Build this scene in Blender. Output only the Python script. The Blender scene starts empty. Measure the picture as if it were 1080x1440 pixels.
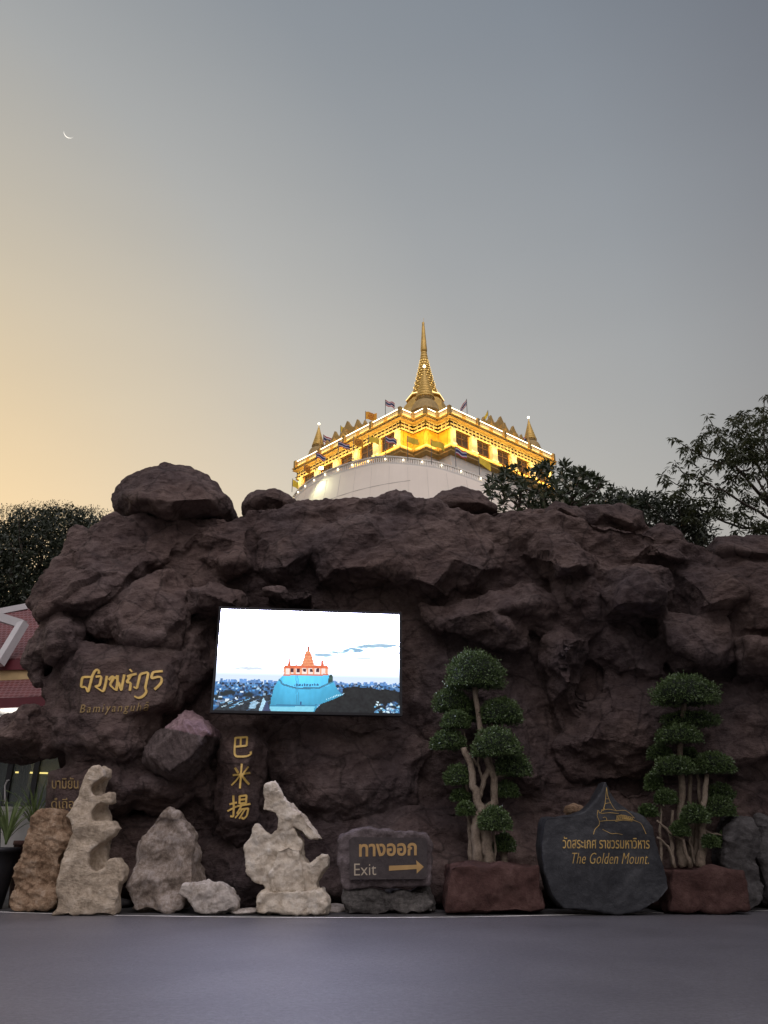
import bpy, bmesh, math, random
import numpy as np
from mathutils import Vector, Matrix
from mathutils.bvhtree import BVHTree
from mathutils.geometry import delaunay_2d_cdt

# ------------------------------------------------------------------ camera
S = bpy.context.scene
R = math.radians
H = 1.35            # eye height
PITCH = 22.9
F = 1082.0          # focal length in pixels of the 1080 x 1440 picture
cam_d = bpy.data.cameras.new("camera")
cam_d.sensor_fit = 'VERTICAL'
cam_d.sensor_height = 36.0
cam_d.lens = F / 1440 * 36.0
cam_d.clip_start = 0.1
cam_d.clip_end = 6000
cam = bpy.data.objects.new("camera", cam_d)
S.collection.objects.link(cam)
cam.location = (0, 0, H)
cam.rotation_euler = (R(90 + PITCH), 0, 0)
S.camera = cam

# ------------------------------------------------------------------ sky and sun
SUN_AZ = -42.0      # degrees from +Y, negative is left
SUN_EL = 1.0
W = bpy.data.worlds.new("World")
S.world = W
W.use_nodes = True
wt = W.node_tree
for n in list(wt.nodes):
    wt.nodes.remove(n)
def wn(t, **k):
    n = wt.nodes.new(t)
    for a, b in k.items():
        setattr(n, a, b)
    return n
w_out = wn('ShaderNodeOutputWorld')
w_bg = wn('ShaderNodeBackground')
w_bg.inputs['Strength'].default_value = 1.0
sky = wn('ShaderNodeTexSky', sky_type='NISHITA')
sky.sun_disc = False
sky.sun_elevation = R(SUN_EL)
sky.sun_rotation = R(SUN_AZ)
sky.air_density = 1.0
sky.dust_density = 3.0
sky_dim = wn('ShaderNodeVectorMath', operation='SCALE')
sky_dim.inputs['Scale'].default_value = 0.10
wt.links.new(sky.outputs[0], sky_dim.inputs[0])
tc = wn('ShaderNodeTexCoord')
sep = wn('ShaderNodeSeparateXYZ')
wt.links.new(tc.outputs['Generated'], sep.inputs[0])
ramp_h = wn('ShaderNodeValToRGB')      # the dusk haze by height over the horizon
cr = ramp_h.color_ramp
cr.elements[0].position = 0.0
cr.elements[0].color = (.50, .455, .385, 1)
cr.elements[1].position = 1.0
cr.elements[1].color = (.15, .175, .21, 1)
for p, c in ((.36, (.46, .435, .395)), (.50, (.385, .38, .368)), (.65, (.308, .319, .331)), (.82, (.228, .249, .278))):
    e = cr.elements.new(p); e.color = c + (1,)
wt.links.new(sep.outputs['Z'], ramp_h.inputs[0])
dotn = wn('ShaderNodeVectorMath', operation='DOT_PRODUCT')
dotn.inputs[1].default_value = (math.sin(R(SUN_AZ)) * .98, math.cos(R(SUN_AZ)) * .98, 0.2)
wt.links.new(tc.outputs['Generated'], dotn.inputs[0])
ramp_s = wn('ShaderNodeValToRGB')      # the afterglow around the set sun
cs = ramp_s.color_ramp
cs.elements[0].position = 0.0
cs.elements[0].color = (.36, .37, .42, 1)
cs.elements[1].position = 1.0
cs.elements[1].color = (1.58, 1.22, .74, 1)
for p, c in ((.22, (.46, .47, .52)), (.46, (.74, .765, .80)), (.64, (.88, .885, .885)), (.78, (1.10, 1.06, .99)), (.90, (1.34, 1.16, .90))):
    e = cs.elements.new(p); e.color = c + (1,)
wt.links.new(dotn.outputs['Value'], ramp_s.inputs[0])
mul = wn('ShaderNodeVectorMath', operation='MULTIPLY')
wt.links.new(ramp_h.outputs[0], mul.inputs[0])
wt.links.new(ramp_s.outputs[0], mul.inputs[1])
wmix = wn('ShaderNodeMix', data_type='RGBA')
wmix.inputs[0].default_value = 0.94
wt.links.new(sky_dim.outputs[0], wmix.inputs[6])
wt.links.new(mul.outputs[0], wmix.inputs[7])
# fill lobe added high behind the viewer, unseen, to brighten rock and road
dot2 = wn('ShaderNodeVectorMath', operation='DOT_PRODUCT')
dot2.inputs[1].default_value = Vector((.10, -.56, .80)).normalized()
wt.links.new(tc.outputs['Generated'], dot2.inputs[0])
ramp_b = wn('ShaderNodeValToRGB')
ramp_b.color_ramp.elements[0].position = .70; ramp_b.color_ramp.elements[0].color = (0, 0, 0, 1)
ramp_b.color_ramp.elements[1].position = .92; ramp_b.color_ramp.elements[1].color = (1.95, 1.80, 1.92, 1)
wt.links.new(dot2.outputs['Value'], ramp_b.inputs[0])
hz_n = wn('ShaderNodeTexNoise'); hz_n.inputs['Scale'].default_value = 2.2; hz_n.inputs['Detail'].default_value = 5
hz_m = wn('ShaderNodeMapping'); hz_m.inputs['Scale'].default_value = (1, 1, 3.2)
wt.links.new(tc.outputs['Generated'], hz_m.inputs[0]); wt.links.new(hz_m.outputs[0], hz_n.inputs[0])
hz_r = wn('ShaderNodeMapRange'); hz_r.inputs['To Min'].default_value = .955; hz_r.inputs['To Max'].default_value = 1.045
wt.links.new(hz_n.outputs[0], hz_r.inputs[0])
hz_s = wn('ShaderNodeVectorMath', operation='SCALE')
wt.links.new(wmix.outputs[2], hz_s.inputs[0]); wt.links.new(hz_r.outputs[0], hz_s.inputs['Scale'])
gain = wn('ShaderNodeVectorMath', operation='MULTIPLY_ADD')
gain.inputs[1].default_value = (1.42, 1.41, 1.39)
wt.links.new(hz_s.outputs[0], gain.inputs[0]); wt.links.new(ramp_b.outputs[0], gain.inputs[2])
wt.links.new(gain.outputs[0], w_bg.inputs[0])
wt.links.new(w_bg.outputs[0], w_out.inputs[0])

sun_d = bpy.data.lights.new("sun", 'SUN')
sun_d.energy = 0.10
sun_d.angle = R(12)
sun_d.color = (1.0, .80, .58)
sun = bpy.data.objects.new("sun", sun_d)
S.collection.objects.link(sun)
sd = Vector((math.sin(R(SUN_AZ)) * math.cos(R(4)), math.cos(R(SUN_AZ)) * math.cos(R(4)), math.sin(R(4))))
sun.rotation_euler = sd.to_track_quat('Z', 'Y').to_euler()

S.view_settings.view_transform = 'Standard'
S.view_settings.look = 'None'
S.view_settings.exposure = 0.0
S.view_settings.gamma = 1.0
S.cycles.use_denoising = True
S.cycles.max_bounces = 6

# ------------------------------------------------------------------ projection helpers (photo pixels -> places)
cp, sp_ = math.cos(R(PITCH)), math.sin(R(PITCH))
def ray(px, py):
    u, v = (px - 540) / F, (720 - py) / F
    return np.array([u, cp - v * sp_, sp_ + v * cp])
def P(px, py, Y):
    d = ray(px, py)
    t = Y / d[1]
    return np.array([d[0] * t, Y, H + d[2] * t])
def G(px, py, z=0.0):          # where the pixel's ray meets the height z
    d = ray(px, py)
    t = (z - H) / d[2]
    return np.array([d[0] * t, d[1] * t, z])
def mpp(px, py, Y):            # metres per photo pixel there
    return Y / ray(px, py)[1] / F

# ------------------------------------------------------------------ noise (numpy)
_rs = np.random.RandomState(7)
_perm = np.concatenate([_rs.permutation(256)] * 3).astype(np.int64)
_grad = _rs.normal(size=(256, 3)); _grad /= np.linalg.norm(_grad, axis=1)[:, None]
def pnoise(p, seed=0):
    p = p + np.array([seed * 17.31, seed * 5.77, seed * 9.13])
    i = np.floor(p).astype(np.int64); f = p - i
    i &= 255
    w = f * f * f * (f * (f * 6 - 15) + 10)
    out = 0
    for dx in (0, 1):
        wx = w[:, 0] if dx else 1 - w[:, 0]
        for dy in (0, 1):
            wy = w[:, 1] if dy else 1 - w[:, 1]
            for dz in (0, 1):
                wz = w[:, 2] if dz else 1 - w[:, 2]
                h = _perm[_perm[_perm[(i[:, 0] + dx) & 255] + ((i[:, 1] + dy) & 255)] + ((i[:, 2] + dz) & 255)]
                g = _grad[h]
                d = g[:, 0] * (f[:, 0] - dx) + g[:, 1] * (f[:, 1] - dy) + g[:, 2] * (f[:, 2] - dz)
                out = out + wx * wy * wz * d
    return out * 1.5
def fbm(p, octv=4, seed=0, ridged=False):
    a, s, t = 1.0, 1.0, 0
    for o in range(octv):
        n = pnoise(p * s, seed + o * 3)
        if ridged:
            n = 1 - 2.2 * np.abs(n)
        t = t + a * n
        a *= .5; s *= 2.03
    return t

def facet(p, cell, seed, tilt=.62, curve=.5):
    q = p / cell
    i0 = np.floor(q).astype(np.int64)
    best = np.full(len(p), -9.0)
    for dx in (-1, 0, 1):
        for dy in (-1, 0, 1):
            for dz in (-1, 0, 1):
                c = i0 + np.array([dx, dy, dz])
                h = _perm[_perm[_perm[(c[:, 0] + seed) & 255] + (c[:, 1] & 255)] + (c[:, 2] & 255)]
                h2 = _perm[h + 37 + seed % 50]
                sd_ = c + .5 + _grad[h] * .45
                d = q - sd_
                v = (h2 / 255.0 - .5) * .5 + (d * _grad[h2]).sum(1) * tilt - curve * (d * d).sum(1)
                best = np.maximum(best, v)
    return best * cell
# ------------------------------------------------------------------ objects
COL = S.collection
def tag(o, label=None, cat=None, group=None, kind=None):
    if label: o['label'] = label
    if cat: o['category'] = cat
    if group: o['group'] = group
    if kind: o['kind'] = kind
    return o
def thing(name, label, cat, loc, group=None):
    o = bpy.data.objects.new(name, None)
    o.empty_display_size = .2
    COL.objects.link(o)
    o.location = loc
    return tag(o, label, cat, group)
def wloc(o):
    v = Vector((0, 0, 0))
    while o:
        v += Vector(o.location); o = o.parent
    return np.array(v)
def mesh_obj(name, V, Fc, mats, parent=None, idx=None, smooth=False, base=False):
    V = np.asarray(V, dtype=np.float64).reshape(-1, 3)
    off = np.zeros(3)
    if parent is not None:
        off = wloc(parent)
    elif base:
        off = np.array([(V[:, 0].min() + V[:, 0].max()) / 2, (V[:, 1].min() + V[:, 1].max()) / 2, V[:, 2].min()])
    me = bpy.data.meshes.new(name)
    Fl = [tuple(int(q) for q in f) for f in Fc] if not isinstance(Fc, np.ndarray) else None
    if Fl is not None:
        me.from_pydata((V - off).tolist(), [], Fl)
    else:
        n, k = Fc.shape
        me.vertices.add(len(V)); me.vertices.foreach_set('co', (V - off).astype(np.float32).ravel())
        me.loops.add(n * k); me.loops.foreach_set('vertex_index', Fc.astype(np.int32).ravel())
        me.polygons.add(n)
        me.polygons.foreach_set('loop_start', np.arange(0, n * k, k, dtype=np.int32))
        me.update(calc_edges=True)
    if not isinstance(mats, (list, tuple)):
        mats = [mats]
    for m in mats:
        me.materials.append(m)
    if idx is not None:
        me.polygons.foreach_set('material_index', np.asarray(idx, dtype=np.int32))
    if smooth:
        me.polygons.foreach_set('use_smooth', np.ones(len(me.polygons), dtype=bool))
    me.update()
    o = bpy.data.objects.new(name, me)
    COL.objects.link(o)
    if parent is not None:
        o.parent = parent
    else:
        o.location = off
    return o

class MB:
    def __init__(s): s.v, s.f, s.m = [], [], []
    def add(s, V, Fc, m=0):
        b = len(s.v)
        s.v.extend([tuple(map(float, x)) for x in V])
        s.f.extend([tuple(b + int(q) for q in f) for f in Fc]); s.m.extend([m] * len(Fc))
        return s
    def hexa(s, a, m=0):       # eight corners: bottom ring of four, top ring of four
        return s.add(a, [(3, 2, 1, 0), (4, 5, 6, 7), (0, 1, 5, 4), (1, 2, 6, 5), (2, 3, 7, 6), (3, 0, 4, 7)], m)
    def box(s, c, d, m=0, rz=0):
        x, y, z = d[0] / 2, d[1] / 2, d[2] / 2
        a = [(-x, -y, -z), (x, -y, -z), (x, y, -z), (-x, y, -z), (-x, -y, z), (x, -y, z), (x, y, z), (-x, y, z)]
        ca, sa = math.cos(rz), math.sin(rz)
        return s.hexa([(c[0] + p[0] * ca - p[1] * sa, c[1] + p[0] * sa + p[1] * ca, c[2] + p[2]) for p in a], m)
    def beam(s, p, q, w, h, up=(0, 0, 1), m=0):
        p, q = np.array(p, float), np.array(q, float)
        d = (q - p) / np.linalg.norm(q - p)
        sd_ = np.cross(d, up); sd_ /= np.linalg.norm(sd_); u = np.cross(sd_, d)
        a = []
        for e in (p, q):
            a += [e - sd_ * w / 2 - u * h / 2, e + sd_ * w / 2 - u * h / 2, e + sd_ * w / 2 + u * h / 2, e - sd_ * w / 2 + u * h / 2]
        return s.hexa(a, m)
    def tube(s, pts, rad, n=8, m=0, cap=True):
        pts = [np.array(p, float) for p in pts]
        if not isinstance(rad, (list, tuple, np.ndarray)): rad = [rad] * len(pts)
        V, prev = [], None
        for i, p in enumerate(pts):
            d = pts[min(i + 1, len(pts) - 1)] - pts[max(i - 1, 0)]
            d = d / (np.linalg.norm(d) + 1e-9)
            if prev is None:
                a = np.cross(d, (0.31, 0.9, .1) if abs(d[1]) < .9 else (1, 0, 0))
            else:
                a = prev - d * np.dot(prev, d)
            a /= np.linalg.norm(a) + 1e-9; prev = a
            b = np.cross(d, a)
            for k in range(n):
                t = 2 * math.pi * k / n
                V.append(p + (a * math.cos(t) + b * math.sin(t)) * rad[i])
        Fc = []
        for i in range(len(pts) - 1):
            for k in range(n):
                k2 = (k + 1) % n
                Fc.append((i * n + k, i * n + k2, (i + 1) * n + k2, (i + 1) * n + k))
        if cap:
            Fc.append(tuple(range(n - 1, -1, -1))); Fc.append(tuple((len(pts) - 1) * n + k for k in range(n)))
        return s.add(V, Fc, m)
    def lathe(s, c, prof, n=16, m=0, rot=0):
        V, Fc = [], []
        for z, r in prof:
            for k in range(n):
                t = 2 * math.pi * k / n + rot
                V.append((c[0] + r * math.cos(t), c[1] + r * math.sin(t), z))
        for i in range(len(prof) - 1):
            for k in range(n):
                k2 = (k + 1) % n
                Fc.append((i * n + k, i * n + k2, (i + 1) * n + k2, (i + 1) * n + k))
        Fc.append(tuple(range(n - 1, -1, -1))); Fc.append(tuple((len(prof) - 1) * n + k for k in range(n)))
        return s.add(V, Fc, m)
    def build(s, name, mats, parent=None, smooth=False):
        return mesh_obj(name, s.v, s.f, mats, parent, s.m, smooth, base=parent is None)

# ------------------------------------------------------------------ materials
def new_mat(name):
    m = bpy.data.materials.new(name); m.use_nodes = True
    return m, m.node_tree, m.node_tree.nodes['Principled BSDF']
def ramp_node(nt, stops):
    r = nt.nodes.new('ShaderNodeValToRGB')
    els = r.color_ramp.elements
    els[0].position, els[0].color = stops[0][0], tuple(stops[0][1]) + (1,)
    els[1].position, els[1].color = stops[-1][0], tuple(stops[-1][1]) + (1,)
    for p, c in stops[1:-1]:
        e = els.new(p); e.color = tuple(c) + (1,)
    return r
def tex(nt, scale, detail=6, rough=.6, stretch=None, dist=0.0, rot=None):
    t = nt.nodes.new('ShaderNodeTexCoord')
    mp = nt.nodes.new('ShaderNodeMapping')
    if stretch: mp.inputs['Scale'].default_value = stretch
    if rot: mp.inputs['Rotation'].default_value = rot
    n = nt.nodes.new('ShaderNodeTexNoise')
    n.inputs['Scale'].default_value = scale; n.inputs['Detail'].default_value = detail
    n.inputs['Roughness'].default_value = rough; n.inputs['Distortion'].default_value = dist
    nt.links.new(t.outputs['Object'], mp.inputs[0]); nt.links.new(mp.outputs[0], n.inputs[0])
    return n
def bump(nt, bs, srcs):
    prev = None
    for node, out, dist, st in srcs:
        b = nt.nodes.new('ShaderNodeBump')
        b.inputs['Distance'].default_value = dist; b.inputs['Strength'].default_value = st
        nt.links.new(node.outputs[out], b.inputs['Height'])
        if prev: nt.links.new(prev.outputs[0], b.inputs['Normal'])
        prev = b
    nt.links.new(prev.outputs[0], bs.inputs['Normal'])
def stone_mat(name, stops, scale=1.2, fine=9.0, rough=.85, bd=.05, strata=None, speck=0.0, spec=.3, cracks=0.0):
    m, nt, bs = new_mat(name)
    n1 = tex(nt, scale, 8, .62, dist=.6)
    n2 = tex(nt, fine, 6, .7)
    add = nt.nodes.new('ShaderNodeMath'); add.operation = 'MULTIPLY_ADD'
    add.inputs[1].default_value = .45; add.use_clamp = True
    sub = nt.nodes.new('ShaderNodeMath'); sub.operation = 'MULTIPLY_ADD'
    sub.inputs[1].default_value = .55; sub.inputs[2].default_value = 0.0
    nt.links.new(n1.outputs[0], sub.inputs[0])
    nt.links.new(n2.outputs[0], add.inputs[0]); nt.links.new(sub.outputs[0], add.inputs[2])
    r = ramp_node(nt, [(.5 + (p - .5) * .48, c) for p, c in stops])
    nt.links.new(add.outputs[0], r.inputs[0])
    if cracks:
        vt = nt.nodes.new('ShaderNodeTexVoronoi'); vt.feature = 'DISTANCE_TO_EDGE'; vt.inputs['Scale'].default_value = cracks
        tcx = nt.nodes.new('ShaderNodeTexCoord'); vadd = nt.nodes.new('ShaderNodeVectorMath'); vadd.operation = 'MULTIPLY_ADD'
        vadd.inputs[1].default_value = (.5 / cracks,) * 3 if cracks < 1 else (.55, .55, .55)
        nt.links.new(n1.outputs['Color'], vadd.inputs[0]); nt.links.new(tcx.outputs['Object'], vadd.inputs[2]); nt.links.new(vadd.outputs[0], vt.inputs['Vector'])
        cr_ = ramp_node(nt, [(.0, (.45, .45, .45)), (.035, (1, 1, 1)), (1, (1, 1, 1))])
        nt.links.new(vt.outputs['Distance'], cr_.inputs[0])
        mm = nt.nodes.new('ShaderNodeMix'); mm.data_type = 'RGBA'; mm.blend_type = 'MULTIPLY'; mm.inputs[0].default_value = .8
        nt.links.new(r.outputs[0], mm.inputs[6]); nt.links.new(cr_.outputs[0], mm.inputs[7])
        n9 = tex(nt, .28, 4, .6); dr = ramp_node(nt, [(.40, (.80, .80, .84)), (.60, (1.18, 1.10, 1.02))])
        nt.links.new(n9.outputs[0], dr.inputs[0])
        m2_ = nt.nodes.new('ShaderNodeMix'); m2_.data_type = 'RGBA'; m2_.blend_type = 'MULTIPLY'; m2_.inputs[0].default_value = 1
        nt.links.new(mm.outputs[2], m2_.inputs[6]); nt.links.new(dr.outputs[0], m2_.inputs[7])
        nt.links.new(m2_.outputs[2], bs.inputs['Base Color'])
    else:
        nt.links.new(r.outputs[0], bs.inputs['Base Color'])
    bs.inputs['Roughness'].default_value = rough
    bs.inputs['Specular IOR Level'].default_value = spec
    srcs = [(n1, 0, bd * 2.6, .7), (n2, 0, bd * 1.3, .8)]
    n4 = tex(nt, fine * 3.3, 4, .7)
    srcs.append((n4, 0, bd * .5, .8))
    if strata:
        n3 = tex(nt, strata[0], 5, .65, stretch=strata[1], dist=.9, rot=strata[2])
        srcs.insert(1, (n3, 0, bd * 1.6, .8))
    bump(nt, bs, srcs)
    return m
def plain(name, col, rough=.6, metal=0.0, var=.12, scale=3.0, emit=None, es=0.0, bd=0.0, spec=.4):
    m, nt, bs = new_mat(name)
    n = tex(nt, scale, 5, .6)
    lo = [max(0, c * (1 - var)) for c in col]; hi = [min(1, c * (1 + var)) for c in col]
    r = ramp_node(nt, [(.3, lo), (.7, hi)])
    nt.links.new(n.outputs[0], r.inputs[0]); nt.links.new(r.outputs[0], bs.inputs['Base Color'])
    bs.inputs['Roughness'].default_value = rough; bs.inputs['Metallic'].default_value = metal
    bs.inputs['Specular IOR Level'].default_value = spec
    if emit:
        bs.inputs['Emission Color'].default_value = tuple(emit) + (1,); bs.inputs['Emission Strength'].default_value = es
    if bd:
        bump(nt, bs, [(n, 0, bd, .6)])
    return m
def leaf_mat(name, dark, light, scale=1.2, trans=.15, rough=.5):
    m, nt, bs = new_mat(name)
    g = nt.nodes.new('ShaderNodeNewGeometry')
    n = tex(nt, scale, 3, .6)
    mx = nt.nodes.new('ShaderNodeMath'); mx.operation = 'MULTIPLY_ADD'
    mx.inputs[1].default_value = .5
    nt.links.new(g.outputs['Random Per Island'], mx.inputs[0])
    h = nt.nodes.new('ShaderNodeMath'); h.operation = 'MULTIPLY'; h.inputs[1].default_value = .55
    nt.links.new(n.outputs[0], h.inputs[0]); nt.links.new(h.outputs[0], mx.inputs[2])
    r = ramp_node(nt, [(.1, dark), (.85, light)])
    nt.links.new(mx.outputs[0], r.inputs[0])
    nt.links.new(r.outputs[0], bs.inputs['Base Color'])
    bs.inputs['Roughness'].default_value = rough
    bs.inputs['Transmission Weight'].default_value = 0
    if trans:
        tr = nt.nodes.new('ShaderNodeBsdfTranslucent')
        nt.links.new(r.outputs[0], tr.inputs[0])
        ms = nt.nodes.new('ShaderNodeMixShader'); ms.inputs[0].default_value = trans
        out = nt.nodes['Material Output']
        nt.links.new(bs.outputs[0], ms.inputs[1]); nt.links.new(tr.outputs[0], ms.inputs[2])
        nt.links.new(ms.outputs[0], out.inputs[0])
    return m
def glow(name, col, strength):
    m, nt, bs = new_mat(name)
    bs.inputs['Base Color'].default_value = tuple(col) + (1,)
    bs.inputs['Emission Color'].default_value = tuple(col) + (1,)
    bs.inputs['Emission Strength'].default_value = strength
    return m

M = {}
M['cliff'] = stone_mat('cliff', [(.12, (.042, .029, .028)), (.40, (.090, .063, .058)), (.58, (.125, .092, .084)), (.88, (.205, .158, .145))],
                       .6, 5.0, .88, .085, (1.3, (1, 1, 4.0), (0, R(-30), 0)), spec=.25, cracks=.9)
M['outcrop'] = stone_mat('outcrop_rock', [(.15, (.055, .040, .036)), (.5, (.115, .085, .078)), (.85, (.20, .155, .145))], 1.6, 10, .85, .05, (3, (4, 1, 1), (0, R(35), 0)))
M['screen_lit_rock'] = stone_mat('pink_screen_glow', [(.15, (.10, .060, .062)), (.55, (.22, .14, .145)), (.85, (.38, .27, .275))], 1.2, 9, .85, .04)  # screen glow on the outcrop put into the colour
M['tan'] = stone_mat('tan_stone', [(.15, (.10, .06, .038)), (.40, (.27, .17, .10)), (.58, (.42, .29, .185)), (.85, (.58, .45, .34))], 2.6, 15, .85, .05, (2.0, (1, 1, 2.5), (0, R(-35), 0)))
M['scholar'] = stone_mat('scholar_stone', [(.12, (.18, .135, .095)), (.42, (.42, .335, .24)), (.62, (.56, .46, .345)), (.85, (.66, .59, .49))], 1.9, 11, .8, .04, (1.6, (1, 1, 3), (0, R(10), 0)))
M['grey_rough'] = stone_mat('grey_rough_stone', [(.15, (.10, .075, .058)), (.42, (.29, .23, .18)), (.60, (.43, .36, .305)), (.85, (.60, .53, .49))], 2.4, 16, .85, .05)
M['pale'] = stone_mat('pale_stone', [(.25, (.30, .25, .20)), (.5, (.52, .46, .40)), (.8, (.68, .62, .56))], 2.5, 13, .85, .035)
M['white_scholar'] = stone_mat('cream_stone', [(.10, (.22, .165, .115)), (.40, (.50, .42, .32)), (.58, (.63, .55, .44)), (.85, (.74, .68, .59))], 2.6, 10, .75, .035)
M['slate'] = stone_mat('dark_slate', [(.15, (.014, .014, .016)), (.5, (.027, .028, .032)), (.88, (.062, .063, .066))], 1.3, 10, .55, .012, spec=.4)
M['signface'] = stone_mat('sign_face', [(.25, (.036, .028, .028)), (.5, (.055, .044, .042)), (.8, (.075, .062, .058))], 2.5, 12, .6, .008)
M['signrock'] = stone_mat('sign_rock', [(.15, (.045, .034, .032)), (.5, (.105, .082, .080)), (.85, (.22, .18, .18))], 2.5, 12, .8, .03)
M['block'] = stone_mat('layered_block', [(.25, (.05, .045, .04)), (.5, (.12, .11, .10)), (.8, (.22, .20, .18))], 3, 14, .85, .03, (2.5, (1, 1, 7), (0, 0, 0)))
M['planter'] = stone_mat('red_planter', [(.15, (.036, .018, .015)), (.5, (.072, .034, .028)), (.85, (.125, .070, .058))], 1.5, 9, .85, .03)
M['darkgrey'] = stone_mat('grey_stone', [(.12, (.035, .032, .030)), (.5, (.090, .083, .080)), (.85, (.17, .16, .155))], 1.8, 10, .85, .03, (2, (1, 1, 2.5), (0, R(50), 0)))
M['gold_paint'] = plain('gold_paint', (.70, .47, .13), .5, 0.0, .15, 6)
M['gold_mid'] = plain('aged_gold_paint', (.50, .33, .10), .5, 0.0, .3, 8)
M['gold_faint'] = plain('worn_gold_paint', (.30, .205, .085), .6, 0.0, .3, 9)
M['cream_paint'] = plain('cream_paint', (.44, .37, .27), .6, 0.0, .1, 6)
M['orange_paint'] = plain('orange_gold_paint', (.44, .27, .10), .6, 0.0, .12, 6)
M['bark'] = stone_mat('pale_bark', [(.25, (.14, .105, .075)), (.5, (.26, .205, .15)), (.8, (.36, .30, .23))], 4, 18, .85, .012, (3, (5, 5, 1), (0, 0, 0)))
M['darkbark'] = stone_mat('dark_bark', [(.25, (.03, .022, .016)), (.5, (.06, .046, .035)), (.8, (.10, .08, .06))], 4, 18, .85, .01)
M['topiary'] = leaf_mat('topiary_leaf', (.026, .050, .015), (.125, .185, .062), 2.5, .10, .38)
M['topiary_core'] = plain('twig_core', (.012, .018, .010), .9, 0, .3, 6)
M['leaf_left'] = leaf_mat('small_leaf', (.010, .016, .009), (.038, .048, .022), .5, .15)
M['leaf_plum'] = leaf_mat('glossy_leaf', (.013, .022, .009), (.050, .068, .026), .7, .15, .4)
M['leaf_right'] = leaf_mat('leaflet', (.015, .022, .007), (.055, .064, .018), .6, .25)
M['leaf_strap'] = leaf_mat('strap_leaf', (.06, .10, .03), (.26, .34, .13), 1.5, .2)
M['black'] = plain('black_plastic', (.012, .012, .014), .5)
M['rust'] = plain('rusty_metal', (.085, .058, .045), .7, .3, .3, 9)
M['white_trim'] = plain('white_trim', (.50, .48, .47), .6, 0, .06)
M['low_wall'] = plain('weathered_white', (.36, .35, .32), .8, 0, .15)
M['maroon'] = plain('maroon_paint', (.105, .014, .020), .55, 0, .15)
M['gold_board'] = plain('gold_board', (.50, .36, .17), .5, 0, .12)
M['white_wall'] = plain('white_wall', (.84, .745, .62), .75, 0, .04, .3)
M['plinth'] = plain('white_plinth', (.76, .71, .62), .75, 0, .05, .25)
M['gold'] = plain('temple_gold', (.74, .41, .085), .42, .25, .15, 1.5)
M['gold_wall'] = plain('temple_gold_wall', (.78, .46, .06), .5, .1, .10, .8)
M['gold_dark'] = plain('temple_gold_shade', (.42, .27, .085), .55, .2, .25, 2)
M['niche'] = plain('temple_orange_panel', (.80, .38, .03), .5, .1, .08, .8)
M['cream'] = plain('temple_cream', (.78, .66, .38), .5, 0, .06)
M['frieze'] = plain('pale_gold_frieze', (.82, .64, .26), .5, 0, .08)
M['spire_gold'] = plain('aged_spire_gold', (.62, .40, .10), .45, .3, .2, 1.5)
M['seam'] = plain('seam_grey', (.52, .48, .42), .8)
M['petal'] = plain('cream_petal', (.55, .50, .38), .6)
M['chedi_rust'] = plain('stone_bell', (.36, .25, .10), .8, 0, .2, 1.5)
M['dark_glass'] = plain('dark_glass', (.035, .022, .018), .15, 0, .2, 1)
M['darkred'] = plain('dark_brown_frame', (.11, .055, .025), .5, 0, .2)
M['strip'] = glow('warm_strip_light', (1.0, .86, .56), 6.0)
M['soft_strip'] = glow('soft_strip_light', (1.0, .74, .30), 2.4)
M['strip_up'] = glow('warm_eave_light', (1.0, .70, .26), 13.0)
M['lamp'] = glow('warm_white_lamp', (1.0, .88, .62), 5.0)
M['flood'] = glow('flood_lamp', (.95, 1.0, .74), 40.0)
M['pole'] = plain('grey_pole', (.16, .15, .14), .5, .3)
M['flag_red'] = plain('flag_red', (.38, .028, .045), .8)
M['flag_white'] = plain('flag_white', (.52, .50, .52), .8)
M['flag_blue'] = plain('flag_blue', (.030, .030, .105), .8)
M['flag_yellow'] = plain('flag_yellow', (.80, .56, .05), .8)
M['flag_orange'] = plain('flag_orange', (.78, .38, .04), .8)
M['flag_emblem'] = plain('flag_emblem', (.42, .14, .02), .8)
M['skin'] = plain('skin', (.30, .19, .13), .6)
M['cloth_dark'] = plain('dark_clothing', (.03, .03, .04), .9)

# asphalt: fine aggregate and worn patches
m, nt, bs = new_mat('asphalt')
n1 = tex(nt, .45, 6, .6, dist=.4); n2 = tex(nt, 17, 5, 1.0); n3 = tex(nt, 6, 5, .7, stretch=(1, 3.5, 1))
mixf = nt.nodes.new('ShaderNodeMath'); mixf.operation = 'MULTIPLY_ADD'; mixf.inputs[1].default_value = .62
hs = nt.nodes.new('ShaderNodeMath'); hs.operation = 'MULTIPLY_ADD'; hs.inputs[1].default_value = .20; hs.inputs[2].default_value = .14
h3 = nt.nodes.new('ShaderNodeMath'); h3.operation = 'MULTIPLY_ADD'; h3.inputs[1].default_value = .10
nt.links.new(n1.outputs[0], hs.inputs[0]); nt.links.new(n2.outputs[0], mixf.inputs[0]); nt.links.new(hs.outputs[0], mixf.inputs[2])
nt.links.new(n3.outputs[0], h3.inputs[0]); nt.links.new(mixf.outputs[0], h3.inputs[2])
r_ = ramp_node(nt, [(.42, (.034, .032, .036)), (.56, (.092, .087, .096)), (.72, (.21, .20, .215))])
nt.links.new(h3.outputs[0], r_.inputs[0]); nt.links.new(r_.outputs[0], bs.inputs['Base Color'])
bs.inputs['Roughness'].default_value = .40; bs.inputs['Specular IOR Level'].default_value = .75
n6 = tex(nt, 150, 2, .8)
bump(nt, bs, [(n2, 0, .012, 1.0), (n6, 0, .004, .8)])
M['asphalt'] = m
M['apron'] = stone_mat('worn_paving', [(.25, (.035, .033, .033)), (.5, (.070, .066, .065)), (.8, (.12, .115, .11))], .9, 9, .8, .01)
M['line'] = plain('road_line_paint', (.74, .71, .68), .7, 0, .25, 2.5)
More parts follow.
